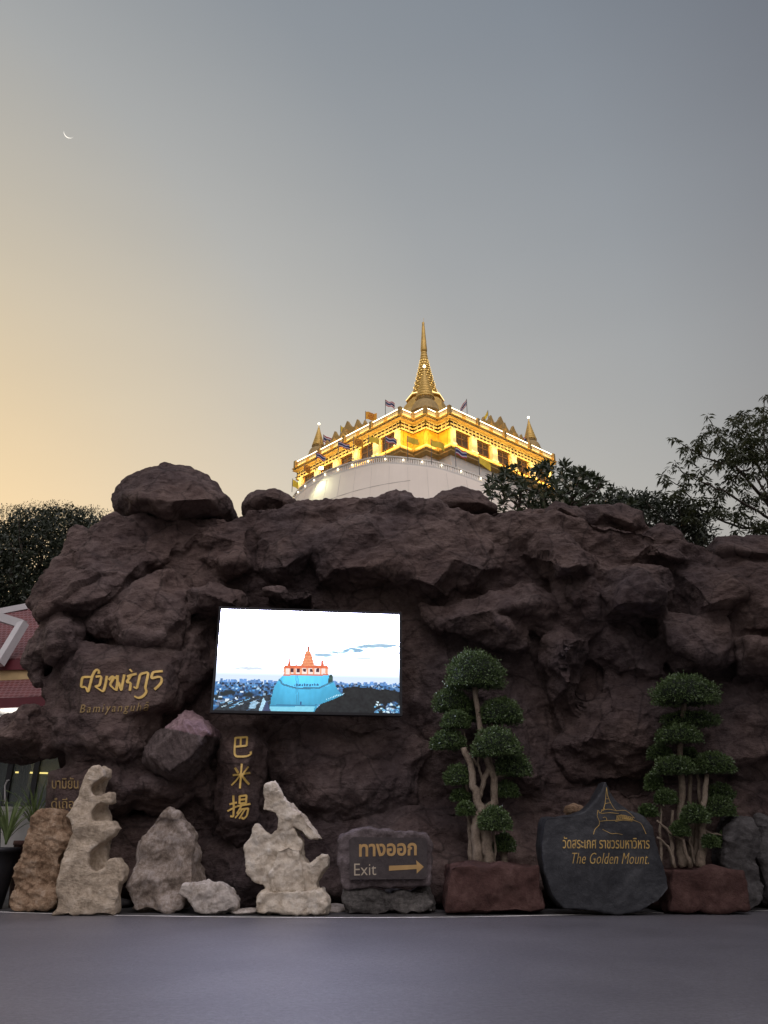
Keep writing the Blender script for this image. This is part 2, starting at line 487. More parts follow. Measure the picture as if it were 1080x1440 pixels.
M['earth'] = stone_mat('earth', [(.25, (.03, .026, .02)), (.5, (.06, .05, .04)), (.8, (.10, .085, .065))], .5, 6, .9, .02)

# roof tiles
m, nt, bs = new_mat('red_roof_tiles')
t = nt.nodes.new('ShaderNodeTexCoord'); mp = nt.nodes.new('ShaderNodeMapping')
mp.inputs['Rotation'].default_value = (R(90), 0, R(0))
bk = nt.nodes.new('ShaderNodeTexBrick')
bk.inputs['Color1'].default_value = (.085, .016, .017, 1); bk.inputs['Color2'].default_value = (.14, .030, .028, 1)
bk.inputs['Mortar'].default_value = (.22, .12, .12, 1)
bk.inputs['Scale'].default_value = 2.6; bk.inputs['Mortar Size'].default_value = .035
bk.inputs['Brick Width'].default_value = .4; bk.inputs['Row Height'].default_value = .3
nt.links.new(t.outputs['Object'], mp.inputs[0]); nt.links.new(mp.outputs[0], bk.inputs[0])
nt.links.new(bk.outputs[0], bs.inputs['Base Color']); bs.inputs['Roughness'].default_value = .5
bump(nt, bs, [(bk, 1, .03, .6)])
M['tiles'] = m

# ------------------------------------------------------------------ rock making
def _ico(sub):
    bm = bmesh.new(); bmesh.ops.create_icosphere(bm, subdivisions=sub, radius=1)
    V = np.array([v.co[:] for v in bm.verts]); Fc = [tuple(v.index for v in f.verts) for f in bm.faces]
    bm.free(); return V, Fc
ICO = {k: _ico(k) for k in (2, 3, 4)}
def eul(rx, ry, rz):
    return np.array(Matrix.Rotation(rz, 3, 'Z') @ Matrix.Rotation(ry, 3, 'Y') @ Matrix.Rotation(rx, 3, 'X'))
def blob(c, r, seed, n=15, rot=None, lo=.70, sub=3):
    rs = np.random.RandomState(seed)
    V, Fc = ICO[sub]
    N = rs.normal(size=(n, 3)); N /= np.linalg.norm(N, axis=1)[:, None]
    D = rs.uniform(lo, 1.0, n)
    dots = V @ N.T
    rad = np.where(dots > .05, D / np.maximum(dots, .05), 9).min(axis=1)
    rad = np.minimum(rad, 1.12)
    X = V * rad[:, None] * np.array(r)
    if rot is None: rot = (rs.uniform(-.15, .15), rs.uniform(-.25, .25), rs.uniform(-.4, .4))
    return X @ eul(*rot).T + np.array(c), Fc
def prism(pts, y0, y1, z_keep=None):
    """a px outline (list of px,py) stood up at depth y0 with real thickness to y1"""
    A = [P(px, py, y0) for px, py in pts]
    B = [a + np.array([0, y1 - y0, 0]) for a in A]
    n = len(A)
    Fc = [tuple(range(n)), tuple(range(2 * n - 1, n - 1, -1))]
    Fc += [(i + n, (i + 1) % n + n, (i + 1) % n, i) for i in range(n)]
    return A + B, Fc
def voxelize(parts, voxel, smooth=3, sf=.5):
    mb = MB()
    for V, Fc in parts: mb.add(V, Fc)
    me = bpy.data.meshes.new('tmp'); me.from_pydata(mb.v, [], mb.f); me.update()
    bm = bmesh.new(); bm.from_mesh(me); bmesh.ops.triangulate(bm, faces=[f for f in bm.faces if len(f.verts) > 4])
    bm.normal_update(); bm.to_mesh(me); bm.free()
    o = bpy.data.objects.new('tmp', me); COL.objects.link(o)
    rm = o.modifiers.new('r', 'REMESH'); rm.mode = 'VOXEL'; rm.voxel_size = voxel; rm.use_smooth_shade = True
    if smooth:
        sm = o.modifiers.new('s', 'SMOOTH'); sm.iterations = smooth; sm.factor = sf
    dg = bpy.context.evaluated_depsgraph_get(); dg.update()
    ev = o.evaluated_get(dg); m2 = bpy.data.meshes.new_from_object(ev)
    n = len(m2.vertices)
    V = np.empty(n * 3, dtype=np.float32); m2.vertices.foreach_get('co', V)
    N = np.empty(n * 3, dtype=np.float32); m2.vertices.foreach_get('normal', N)
    Fc = [tuple(p.vertices) for p in m2.polygons]
    q = np.array([f if len(f) == 4 else f + (f[-1],) for f in Fc]) if any(len(f) != 4 for f in Fc) else np.array(Fc)
    allq = not any(len(f) != 4 for f in Fc)
    bpy.data.objects.remove(o); bpy.data.meshes.remove(me); bpy.data.meshes.remove(m2)
    return V.reshape(-1, 3).astype(float), N.reshape(-1, 3).astype(float), (q if allq else Fc)
def chop(V, N, cell, amt, seed, mask=None):
    w_ = V + np.stack([pnoise(V / cell * .8, seed + k) for k in (1, 2, 3)], 1) * cell * .22
    d = (facet(w_, cell, seed) - .85 * facet(w_ + cell * 3.3, cell * 1.15, seed + 13)) * amt
    d = d - np.median(d)
    if mask is not None: d = d * mask
    return V + N * d[:, None]
def relief(V, N, amp, scale, seed, ridge=.5, mask=None, strata=0.0, sdir=(0.4, 0, 1)):
    d = fbm(V * scale, 4, seed) * (1 - ridge) + (fbm(V * scale * .8, 4, seed + 20, True) - 1.0) * ridge * .7
    if strata:
        s_ = np.array(sdir) / np.linalg.norm(sdir)
        q = V * scale * .6 + np.outer(V @ s_, s_) * scale * 3.0
        d = d + strata * (fbm(q, 3, seed + 41, True) - 1)
    d = d * amp
    if mask is not None: d = d * mask
    return V + N * d[:, None]
def stone(name, outlines, Y, th, mat, label, cat, voxel=.035, smooth=6, amp=.03, scale=2.5, seed=1, ridge=.5, group=None, parent=None, blobs=(), strata=0.0, ground=True, chopamt=.5):
    parts = []
    for i, ol in enumerate(outlines):
        if isinstance(ol, tuple): pts, dy, t_ = ol
        else: pts, dy, t_ = ol, 0, th
        parts.append(prism(pts, Y + dy, Y + dy + t_))
    parts += list(blobs)
    V, N, Fc = voxelize(parts, voxel, smooth)
    V = chop(V, N, 1.1 / scale, chopamt, seed)
    V = chop(V, N, .45 / scale, chopamt * .8, seed + 5)
    V = chop(V, N, .20 / scale, chopamt * .8, seed + 7)
    V = relief(V, N, amp * .8, scale, seed, ridge, strata=strata)
    if ground:
        V[:, 2] -= max(0, V[:, 2].min() - 0.0) + .012
    return mesh_obj(name, V, Fc, mat, parent, smooth=True, base=parent is None) if not label else tag(mesh_obj(name, V, Fc, mat, parent, smooth=True, base=parent is None), label, cat, group)

def bvh_of(o):
    off = wloc(o)
    V = [tuple(np.array(v.co) + off) for v in o.data.vertices]
    return BVHTree.FromPolygons(V, [tuple(p.vertices) for p in o.data.polygons])

def in_poly(p, poly):
    x, y = p; c = False; j = len(poly) - 1
    for i in range(len(poly)):
        (xi, yi), (xj, yj) = poly[i], poly[j]
        if (yi > y) != (yj > y) and x < (xj - xi) * (y - yi) / (yj - yi) + xi: c = not c
        j = i
    return c
# ------------------------------------------------------------------ lettering
def text_geo(body, bold=0.0, shear=0.0, spacing=1.0, res=3):
    cu = bpy.data.curves.new('t', 'FONT'); cu.body = body; cu.size = 1.0; cu.offset = bold; cu.shear = shear
    cu.space_character = spacing; cu.resolution_u = res
    o = bpy.data.objects.new('t', cu); COL.objects.link(o)
    dg = bpy.context.evaluated_depsgraph_get(); dg.update()
    me = bpy.data.meshes.new_from_object(o.evaluated_get(dg))
    bm = bmesh.new(); bm.from_mesh(me)
    bmesh.ops.triangulate(bm, faces=bm.faces[:])
    bmesh.ops.subdivide_edges(bm, edges=[e for e in bm.edges if e.calc_length() > .18], cuts=1)
    bmesh.ops.triangulate(bm, faces=bm.faces[:])
    V = np.array([v.co[:] for v in bm.verts]); Fc = [tuple(v.index for v in f.verts) for f in bm.faces]
    bm.free(); bpy.data.objects.remove(o); bpy.data.meshes.remove(me)
    lo, hi = V.min(0), V.max(0)
    uv = (V[:, :2] - lo[:2]) / (hi[:2] - lo[:2])
    return uv, Fc
def ribbon_geo(lines, w0, w1=None, nib=R(35), step=2.0):
    """pen strokes in px: broad-nib width w0 (across the nib) and w1 (along it)"""
    Vp, Fc = [], []
    w1 = w0 if w1 is None else w1
    for ln in lines:
        pts = []
        for a, b in zip(ln[:-1], ln[1:]):
            a, b = np.array(a, float), np.array(b, float)
            k = max(1, int(np.linalg.norm(b - a) / step))
            pts += [a + (b - a) * t_ / k for t_ in range(k)]
        pts.append(np.array(ln[-1], float)); pts = np.array(pts)
        for _ in range(2):
            if len(pts) > 3: pts[1:-1] = (pts[:-2] + 2 * pts[1:-1] + pts[2:]) / 4
        d = np.gradient(pts, axis=0); d /= np.linalg.norm(d, axis=1)[:, None] + 1e-9
        nrm = np.stack([-d[:, 1], d[:, 0]], 1)
        ang = np.arctan2(d[:, 1], d[:, 0])
        w = w1 + (w0 - w1) * np.abs(np.sin(ang - nib))
        b0 = len(Vp)
        for p, q, ww in zip(pts, nrm, w):
            Vp += [p + q * ww / 2, p - q * ww / 2]
        Fc += [(b0 + 2 * i, b0 + 2 * i + 2, b0 + 2 * i + 3, b0 + 2 * i + 1) for i in range(len(pts) - 1)]
    return np.array(Vp), Fc
def carve(name, pxs, Fc, bvh, mat, parent, lift=.012, th=.03):
    """lay flat px shapes on the stone's face as slightly raised painted lettering with thickness"""
    V = []
    fallback = None
    for px, py in pxs:
        d = Vector(ray(px, py)).normalized()
        hit = bvh.ray_cast(Vector((0, 0, H)), d)
        if hit[0] is not None:
            p = np.array(hit[0]); fallback = p[1]
        else:
            p = P(px, py, fallback or 16.0)
        V.append(p - np.array(d) * lift)
    V = np.array(V)
    n = len(V)
    B = V + np.array([0, th, 0])
    cnt = {}
    for f in Fc:
        for i in range(len(f)):
            e = (f[i], f[(i + 1) % len(f)])
            cnt[e] = 1
    side = [(b, a, a + n, b + n) for (a, b) in cnt if (b, a) not in cnt]
    return mesh_obj(name, np.vstack([V, B]), list(Fc) + [tuple(q + n for q in reversed(f)) for f in Fc] + side, mat, parent)
def quad_map(uv, tl, tr, br, bl):
    u, v = uv[:, :1], uv[:, 1:]
    tl, tr, br, bl = map(np.array, (tl, tr, br, bl))
    return (1 - v) * ((1 - u) * bl + u * br) + v * ((1 - u) * tl + u * tr)

# ================================================================== GROUND
def sheet(name, pts, z, mat, kind='structure'):
    o = mesh_obj(name, [(p[0], p[1], z) for p in pts], [tuple(range(len(pts)))], mat)
    return tag(o, kind=kind)
sheet('ground', [(-900, -900), (900, -900), (900, 900), (-900, 900)], -.03, M['earth'])
edge_px = [(-700, 1262), (-300, 1276), (0, 1283), (120, 1287), (270, 1289.5), (430, 1291), (540, 1291), (660, 1290), (800, 1287), (940, 1284), (1080, 1281), (1400, 1272), (1900, 1256)]
edge = [G(px, py) for px, py in edge_px]
sheet('road', [(60, -30), (-60, -30)][::-1] + [tuple(e) for e in reversed(edge)], 0.0, M['asphalt'])
# paving behind the edge line, a hair above the road
pv = [tuple(e + np.array([0, .0, 0])) for e in edge]
sheet('paving', pv + [(edge[-1][0], 60), (edge[0][0], 60)], .004, M['apron'])
mb = MB()
for a, b in zip(edge[:-1], edge[1:]):
    n_ = max(2, int(np.linalg.norm(b - a) / .4))
    for i in range(n_):
        p, q = a + (b - a) * i / n_, a + (b - a) * (i + 1) / n_
        wa = .11 + .025 * math.sin(p[0] * 3.1) + .02 * math.sin(p[0] * 11)
        wb = .11 + .025 * math.sin(q[0] * 3.1) + .02 * math.sin(q[0] * 11)
        mb.add([(p[0], p[1] - wa / 2, .008), (q[0], q[1] - wb / 2, .008), (q[0], q[1] + wb / 2, .008), (p[0], p[1] + wa / 2, .008)], [(0, 1, 2, 3)])
tag(mb.build('edge_line', M['line']), kind='structure')

# ================================================================== ROCK GROTTO
def PB(px, py, rx, ry, Y, ry_m=None, seed=0, rot=None, n=12, lo=.66):
    """a boulder whose middle shows at px,py with half sizes rx,ry in px and half depth ry_m in metres"""
    c = P(px, py, Y); k = mpp(px, py, Y)
    return blob(c, (rx * k, ry_m if ry_m else .8 * k * (rx + ry) / 2, ry * k / .92), seed, n, rot, lo, 4)
parts = []
core = [(80, 1275), (90, 1120), (70, 1030), (55, 960), (70, 900), (60, 850), (100, 790), (170, 745), (220, 730), (320, 735), (350, 715), (410, 715), (470, 712), (520, 700), (590, 700), (640, 715), (700, 725), (780, 720), (860, 735), (950, 760), (1010, 775), (1080, 765), (1300, 765), (1300, 1275)]
parts.append(prism(core, 18.5, 21.8))
def traced(outline, ye, inner, back=19.6):
    """a rock mass traced as it stands: its rim at depth ye, ridge points in front of it, and its bulk running back"""
    pts = [Vector((x, y)) for x, y in outline] + [Vector((x, y)) for x, y, _ in inner]
    n = len(outline)
    vs, es, fs, ov, oe, of = delaunay_2d_cdt(pts, [(i, (i + 1) % n) for i in range(n)], [list(range(n))], 1, 1e-4)
    dep = [ye] * n + [q[2] for q in inner]
    F_ = []; V_ = []
    for v, o in zip(vs, ov):
        V_.append(P(v[0], v[1], dep[o[0]] if o else ye))
    k = len(V_)
    for f in fs:
        a_, b_, c_ = (np.array(V_[q]) for q in f)
        f = list(f)
        if np.cross(b_ - a_, c_ - a_)[1] > 0: f = f[::-1]
        F_.append(tuple(f))
    cnt = set()
    for f in F_:
        for i in range(3): cnt.add((f[i], f[(i + 1) % 3]))
    W_ = V_ + [np.array(p) * [1, 0, 1] + [0, back, 0] for p in V_]
    G_ = list(F_) + [tuple(q + k for q in f[::-1]) for f in F_]
    for (p, q) in list(cnt):
        if (q, p) not in cnt: G_.append((q, p, p + k, q + k))
    return W_, G_
TR = [
 ([(160, 725), (200, 722), (250, 725), (252, 760), (235, 785), (215, 800), (180, 850), (150, 862), (115, 872), (60, 876), (38, 847), (50, 825), (90, 785), (100, 757), (130, 740)], 18.3, [(165, 765, 17.95), (120, 815, 17.55), (78, 848, 17.3), (200, 790, 17.9), (58, 858, 17.3), (150, 838, 17.4), (210, 745, 18.25), (105, 850, 17.2)]),
 ([(100, 760), (92, 745), (110, 738), (140, 742), (130, 770)], 18.6, [(115, 750, 18.3)]),
 ([(118, 872), (150, 850), (190, 815), (240, 792), (262, 830), (266, 880), (252, 918), (200, 918), (160, 905), (130, 895)], 17.8, [(165, 868, 17.15), (215, 835, 17.3), (182, 895, 16.95), (242, 860, 17.2), (225, 895, 17.1)]),
 ([(30, 925), (42, 903), (85, 860), (105, 865), (117, 882), (112, 915), (90, 938), (55, 933), (38, 948)], 17.7, [(86, 884, 16.95), (58, 912, 17.1), (102, 903, 17.05), (70, 925, 17.2)]),
 ([(38, 945), (60, 935), (70, 960), (60, 975), (45, 972)], 17.9, [(55, 955, 17.5)]),
 ([(235, 787), (255, 732), (300, 726), (350, 730), (354, 790), (342, 815), (320, 826), (292, 808), (275, 782), (250, 795)], 18.7, [(275, 748, 18.3), (330, 758, 17.9), (318, 790, 17.5), (345, 785, 17.55), (260, 765, 18.2)]),
 ([(262, 828), (300, 820), (345, 833), (340, 860), (300, 864), (268, 857)], 17.7, [(292, 836, 17.0), (325, 848, 17.0)]),
 ([(240, 860), (262, 850), (312, 860), (305, 940), (262, 985), (240, 980), (236, 920)], 18.2, [(270, 900, 17.7), (255, 950, 17.5)]),
 ([(50, 950), (90, 930), (120, 898), (170, 908), (230, 912), (254, 925), (244, 985), (226, 1002), (207, 1050), (196, 1085), (150, 1095), (110, 1080), (95, 1060), (55, 1057), (52, 1020), (62, 990)], 17.6, [(118, 932, 16.95), (170, 925, 16.95), (236, 932, 17.1), (230, 988, 17.0), (113, 1006, 16.85), (170, 1008, 16.85), (170, 1050, 16.75), (72, 1005, 17.1), (98, 1040, 17.0)]),
 ([(-60, 1020), (0, 1002), (30, 989), (54, 990), (57, 1046), (30, 1057), (0, 1060), (-60, 1050)], 17.5, [(28, 1008, 16.9), (12, 1036, 16.75), (-20, 1035, 16.9)]),
 ([(95, 1060), (150, 1050), (205, 1060), (262, 1100), (256, 1125), (220, 1136), (185, 1128), (162, 1147), (140, 1152), (60, 1152), (66, 1085), (95, 1075)], 17.6, [(150, 1088, 16.95), (212, 1103, 16.95), (78, 1092, 17.2), (120, 1090, 17.1), (80, 1145, 17.2), (120, 1140, 17.15), (180, 1112, 17.0)]),
 ([(155, 1152), (270, 1147), (276, 1262), (140, 1262)], 18.0, [(210, 1190, 17.6), (180, 1240, 17.5)]),
 ([(258, 1040), (300, 1030), (306, 1170), (262, 1175), (245, 1130)], 18.1, [(285, 1090, 17.7)]),
 ([(303, 1172), (301, 1090), (313, 1040), (330, 1022), (362, 1026), (373, 1050), (366, 1110), (374, 1172), (340, 1190)], 17.8, [(320, 1048, 17.25), (358, 1048, 17.3), (316, 1155, 17.2), (362, 1155, 17.25), (340, 1100, 17.15)]),
 ([(350, 732), (375, 718), (412, 712), (470, 707), (500, 697), (540, 690), (580, 690), (612, 715), (650, 733), (700, 745), (722, 800), (692, 832), (640, 850), (600, 846), (560, 828), (480, 843), (430, 838), (370, 822), (345, 802)], 18.8, [(415, 755, 18.2), (500, 738, 17.95), (570, 745, 18.3), (470, 800, 17.5), (400, 798, 17.5), (545, 795, 17.5), (640, 785, 17.8), (680, 800, 17.5), (600, 722, 18.6), (520, 770, 17.9), (610, 825, 17.4), (440, 770, 18.1)]),
 ([(365, 826), (398, 820), (438, 834), (402, 852)], 17.35, [(404, 838, 16.95)]),
 ([(590, 850), (640, 848), (690, 830), (740, 813), (792, 850), (800, 882), (778, 892), (742, 880), (735, 907), (700, 908), (650, 892), (610, 882)], 18.1, [(690, 858, 17.5), (752, 848, 17.45), (720, 888, 17.4), (640, 868, 17.65)]),
 ([(775, 800), (840, 800), (852, 870), (832, 900), (826, 960), (812, 1012), (790, 1032), (772, 990), (762, 940), (768, 900), (788, 880)], 18.0, [(812, 838, 17.3), (802, 900, 17.05), (800, 960, 17.2), (790, 925, 17.15)]),
 ([(730, 777), (760, 750), (802, 748), (845, 790), (840, 813), (800, 817), (760, 802)], 18.3, [(788, 772, 17.3), (820, 795, 16.95), (762, 780, 17.4), (790, 800, 17.0)]),
 ([(838, 797), (900, 788), (945, 795), (953, 825), (936, 866), (880, 874), (852, 862), (843, 830)], 18.0, [(900, 808, 16.95), (922, 848, 16.75), (868, 850, 16.85)]),
 ([(695, 748), (740, 730), (802, 738), (782, 757), (740, 772), (712, 777)], 18.9, [(750, 750, 18.3)]),
 ([(640, 733), (700, 716), (770, 716), (760, 745), (700, 752)], 19.3, [(710, 730, 18.9)]),
 ([(850, 785), (862, 770), (900, 752), (960, 763), (973, 790), (940, 802), (880, 792)], 18.7, [(910, 772, 18.0), (945, 782, 17.9)]),
 ([(770, 718), (850, 716), (900, 735), (930, 752), (880, 770), (800, 752)], 19.2, [(850, 738, 18.7)]),
 ([(948, 802), (990, 780), (1040, 770), (1120, 765), (1300, 770), (1300, 905), (1100, 905), (1000, 893), (958, 862)], 18.5, [(1010, 800, 18.0), (1060, 830, 17.6), (1000, 850, 17.45), (1150, 840, 17.5), (1100, 878, 17.3), (980, 825, 17.8), (1220, 860, 17.4)]),
 ([(926, 862), (1000, 855), (1037, 882), (1030, 932), (990, 947), (950, 940), (923, 900)], 18.0, [(975, 880, 17.55), (992, 920, 17.45), (950, 905, 17.5)]),
 ([(1030, 892), (1100, 890), (1300, 900), (1300, 965), (1040, 948)], 18.0, [(1060, 912, 17.4), (1150, 930, 17.3)]),
 ([(835, 880), (900, 872), (925, 900), (940, 950), (900, 970), (850, 955), (828, 930)], 18.2, [(880, 905, 17.75), (900, 940, 17.6)]),
 ([(800, 1000), (850, 952), (900, 945), (945, 955), (1000, 1000), (985, 1080), (900, 1102), (800, 1090), (772, 1052)], 18.2, [(862, 985, 17.4), (905, 1050, 17.45), (822, 1040, 17.5), (942, 1010, 17.5)]),
 ([(560, 930), (620, 900), (662, 912), (690, 945), (735, 975), (765, 1015), (800, 1092), (790, 1150), (700, 1140), (600, 1050), (560, 1000)], 18.55, [(640, 958, 18.1), (702, 1028, 17.85), (742, 1092, 17.75), (622, 1018, 18.15), (690, 985, 18.0)]),
 ([(375, 1022), (470, 1012), (560, 1012), (602, 1050), (582, 1130), (480, 1182), (400, 1132), (372, 1070)], 18.3, [(430, 1058, 17.85), (500, 1048, 17.75), (522, 1110, 17.85), (450, 1120, 17.75)]),
 ([(250, 1278), (262, 1180), (400, 1152), (560, 1140), (700, 1128), (900, 1108), (1100, 1100), (1300, 1100), (1300, 1278)], 18.2, [(350, 1230, 17.5), (500, 1200, 17.6), (620, 1230, 17.5), (760, 1200, 17.6), (900, 1180, 17.6), (1050, 1200, 17.5), (1180, 1200, 17.5), (820, 1255, 17.4), (450, 1258, 17.4), (680, 1165, 17.9), (560, 1170, 17.8), (980, 1140, 17.8)]),
 ([(975, 962), (1040, 950), (1300, 962), (1300, 1112), (1000, 1102), (960, 1050)], 18.4, [(1060, 1010, 17.85), (1150, 1050, 17.8), (1030, 1070, 17.7)]),
]
for o_, ye, inn in TR: parts.append(traced(o_, ye, inn))
V, N, Fc = voxelize(parts, .038, 3, .5)
# keep the lettering panels and the screen bay smoother
def pxmask(V):
    d = V - np.array([0, 0, H])
    dep = d[:, 1] * cp + d[:, 2] * sp_
    return 540 + F * d[:, 0] / dep, 720 - F * (-d[:, 1] * sp_ + d[:, 2] * cp) / dep
def inbox(X, Yp, a, b, c, d, s=14):
    dx = np.maximum(np.maximum(a - X, X - c), 0); dy = np.maximum(np.maximum(b - Yp, Yp - d), 0)
    return np.clip(1 - np.hypot(dx, dy) / s, 0, 1)
X_, Y_ = pxmask(V)
mask = 1 - .86 * np.maximum.reduce([inbox(X_, Y_, 112, 935, 232, 1006), inbox(X_, Y_, 320, 1032, 358, 1155), inbox(X_, Y_, 68, 1085, 125, 1150)])
mask = np.where(V[:, 1] < 18.2, mask, 1)
big = fbm(V * .55, 3, 3) * .08 * mask
V = V + N * big[:, None]
V = chop(V, N, 1.5, .22, 3, mask)
V = chop(V, N, .62, .34, 9, mask)
V = chop(V, N, .28, .40, 29, mask)
V = chop(V, N, .13, .38, 39, mask)
V = relief(V, N, .045, 1.3, 11, .75, mask, strata=.35, sdir=(-.45, 0, 1))
V = relief(V, N, .016, 5.5, 5, .8, mask, strata=.5, sdir=(-.5, 0, 1))
keep_low = V[:, 2] < -.05
V[keep_low, 2] = -.05
cliff = tag(mesh_obj('rock_grotto', V, Fc, M['cliff'], smooth=True, base=True), 'long dark brown artificial rock grotto wall with inscriptions around the lit screen', 'rock wall')
bv = bvh_of(cliff)

# the squared outcrop left of the screen; the screen's glow is painted pink on top
V, N, Fc = voxelize([traced([(238, 1016), (262, 993), (274, 1003), (298, 1021), (297, 1036), (284, 1070), (262, 1098), (235, 1098), (200, 1076), (198, 1058), (218, 1030)], 17.2, [(252, 1012, 16.75), (262, 1018, 16.5), (292, 1030, 16.45), (272, 1060, 16.35), (240, 1085, 16.4), (212, 1062, 16.5), (244, 1028, 16.45)], 18.2)], .036, 2)
V = chop(V, N, .5, .14, 7); V = chop(V, N, .2, .28, 8)
V = relief(V, N, .028, 2.6, 77, .8, strata=1.0, sdir=(.8, 0, .5))
ox, oy = pxmask(V)
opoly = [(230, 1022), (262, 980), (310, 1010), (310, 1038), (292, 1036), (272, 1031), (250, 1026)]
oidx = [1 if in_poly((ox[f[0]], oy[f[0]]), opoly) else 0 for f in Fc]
tag(mesh_obj('outcrop', V, Fc, [M['outcrop'], M['screen_lit_rock']], cliff, oidx, smooth=True), 'squared outcrop beside the screen with pink screen glow painted on its top')

# title strokes
def C5(l): return [(90 + x / 6.75, 920 + y / 6.75) for x, y in l]
title = [C5(l) for l in (
 [(268, 215), (172, 216), (158, 318), (204, 304), (226, 365), (246, 290), (268, 205), (290, 158), (320, 138), (338, 162), (328, 185)],
 [(300, 214), (356, 204), (338, 300), (288, 302), (372, 358), (392, 290), (407, 205)],
 [(424, 244), (462, 202), (480, 214), (432, 290), (494, 346), (506, 270), (508, 200)], [(480, 212), (494, 240), (508, 200)], [(494, 346), (518, 255), (542, 350), (556, 270), (572, 192)],
 [(622, 142), (646, 166)], [(598, 212), (640, 196), (688, 186)], [(642, 192), (588, 272), (634, 262), (624, 346)],
 [(660, 308), (690, 332), (722, 188), (802, 168), (768, 326), (788, 350), (750, 402), (704, 418), (668, 398)],
 [(936, 160), (842, 168), (824, 234), (880, 214), (926, 214), (928, 262), (896, 302), (858, 334)])]
vp, fc = ribbon_geo(title, 3.6, 2.0)
carve('title_inscription', vp, fc, bv, M['gold_paint'], cliff, .03, .03)
uv, fc = text_geo('Bamiyanguhā', 0.0, .28, 1.32)
carve('latin_inscription', quad_map(uv, (112, 990), (209, 987), (209, 1003), (112, 1006)), fc, bv, M['gold_faint'], cliff, .03, .03)
def C8(l): return [(180 + x / 6, 980 + y / 6) for x, y in l]
for strokes in (
 [[(906, 342), (900, 420), (898, 480), (910, 502), (960, 504), (1005, 500), (1040, 482), (1034, 462)], [(906, 346), (960, 342), (1006, 338), (1000, 412)], [(906, 420), (1000, 411)], [(952, 346), (949, 414)]],
 [[(884, 661), (960, 652), (1030, 640)], [(960, 564), (952, 660), (944, 772)], [(902, 598), (930, 642)], [(1016, 588), (974, 642)], [(942, 664), (912, 705), (872, 747)], [(960, 660), (990, 705), (1022, 738)]],
 [[(855, 906), (918, 890)], [(888, 832), (892, 940), (888, 1012), (862, 1006)], [(838, 964), (916, 924)], [(942, 834), (940, 902)], [(942, 838), (1000, 830), (995, 896)], [(942, 868), (996, 862)], [(942, 900), (996, 893)], [(920, 922), (1032, 902)], [(958, 916), (918, 985)], [(946, 950), (1016, 940), (1002, 1005), (972, 1032), (958, 1016)], [(962, 952), (904, 1022)], [(988, 946), (938, 1028)]]):
    vp, fc = ribbon_geo([C8(l) for l in strokes], 3.1, 2.0, nib=R(-50), step=1.2)
    carve('chinese_inscription', vp, fc, bv, M['gold_paint'], cliff, .03, .03)
for body, (x0, y0, x1, y1) in (('บามิยัน', (73, 1093, 110, 1109)), ('ดํเถีอ', (72, 1122, 104, 1137))):
    uv, fc = text_geo(body)
    carve('thai_inscription', quad_map(uv, (x0, y0), (x1, y0), (x1, y1), (x0, y1)), fc, bv, M['gold_faint'], cliff, .03, .03)

# loose boulders on the crest
def crest(outline, ye, inner, back, seed, label, mat=None):
    V, N, Fc = voxelize([traced(outline, ye, inner, back)], .045, 4)
    V = chop(V, N, .9, .22, seed); V = chop(V, N, .40, .32, seed + 3); V = chop(V, N, .2, .3, seed + 4)
    V = relief(V, N, .03, 1.6, seed, .75, strata=.4, sdir=(.2, 0, 1))
    return tag(mesh_obj('boulder', V, Fc, mat or M['cliff'], smooth=True, base=True), label, 'boulder', 'boulders along the crest of the rock wall')
crest([(155, 702), (160, 682), (172, 668), (205, 656), (232, 648), (258, 650), (276, 660), (305, 680), (321, 700), (324, 716), (312, 726), (250, 732), (170, 728)], 18.9, [(215, 668, 18.2), (270, 676, 18.1), (195, 700, 17.75), (295, 702, 17.9), (245, 705, 17.6), (240, 722, 17.9)], 20.4, 15, 'largest rounded boulder perched on the left shoulder of the rock wall')
crest([(342, 712), (348, 697), (362, 687), (385, 684), (402, 691), (415, 698), (414, 712), (400, 722), (345, 722)], 19.1, [(372, 697, 18.7), (396, 702, 18.6)], 20.2, 23, 'small flat topped boulder on the crest just left of the white temple wall')
crest([(594, 716), (600, 698), (622, 689), (650, 684), (676, 691), (698, 708), (704, 720), (600, 726)], 19.6, [(640, 697, 19.1), (672, 706, 19.0), (618, 706, 19.1)], 20.8, 31, 'domed boulder on the crest below the right end of the balcony')
crest([(764, 728), (766, 712), (778, 702), (792, 700), (812, 710), (826, 720), (828, 738), (790, 742)], 19.1, [(788, 712, 18.6), (808, 724, 18.5)], 20.2, 43, 'rounded reddish boulder at the foot of the glossy leaved tree')
crest([(812, 716), (830, 710), (880, 713), (903, 722), (906, 740), (890, 750), (830, 742)], 19.2, [(850, 722, 18.7), (888, 736, 18.5)], 20.4, 47, 'dark square ended boulder beside the rounded reddish one')
crest([(890, 760), (905, 742), (930, 733), (946, 738), (960, 752), (974, 770), (960, 778), (900, 772)], 18.9, [(928, 746, 18.4), (946, 760, 18.3)], 20.0, 53, 'boulder at the dip in the crest below the spreading tree')
crest([(996, 776), (1004, 758), (1030, 754), (1080, 753), (1130, 760), (1135, 800), (1080, 808), (1010, 800)], 18.8, [(1020, 772, 18.2), (1080, 778, 18.0)], 20.4, 59, 'boulder at the right edge of the picture under the spreading tree')

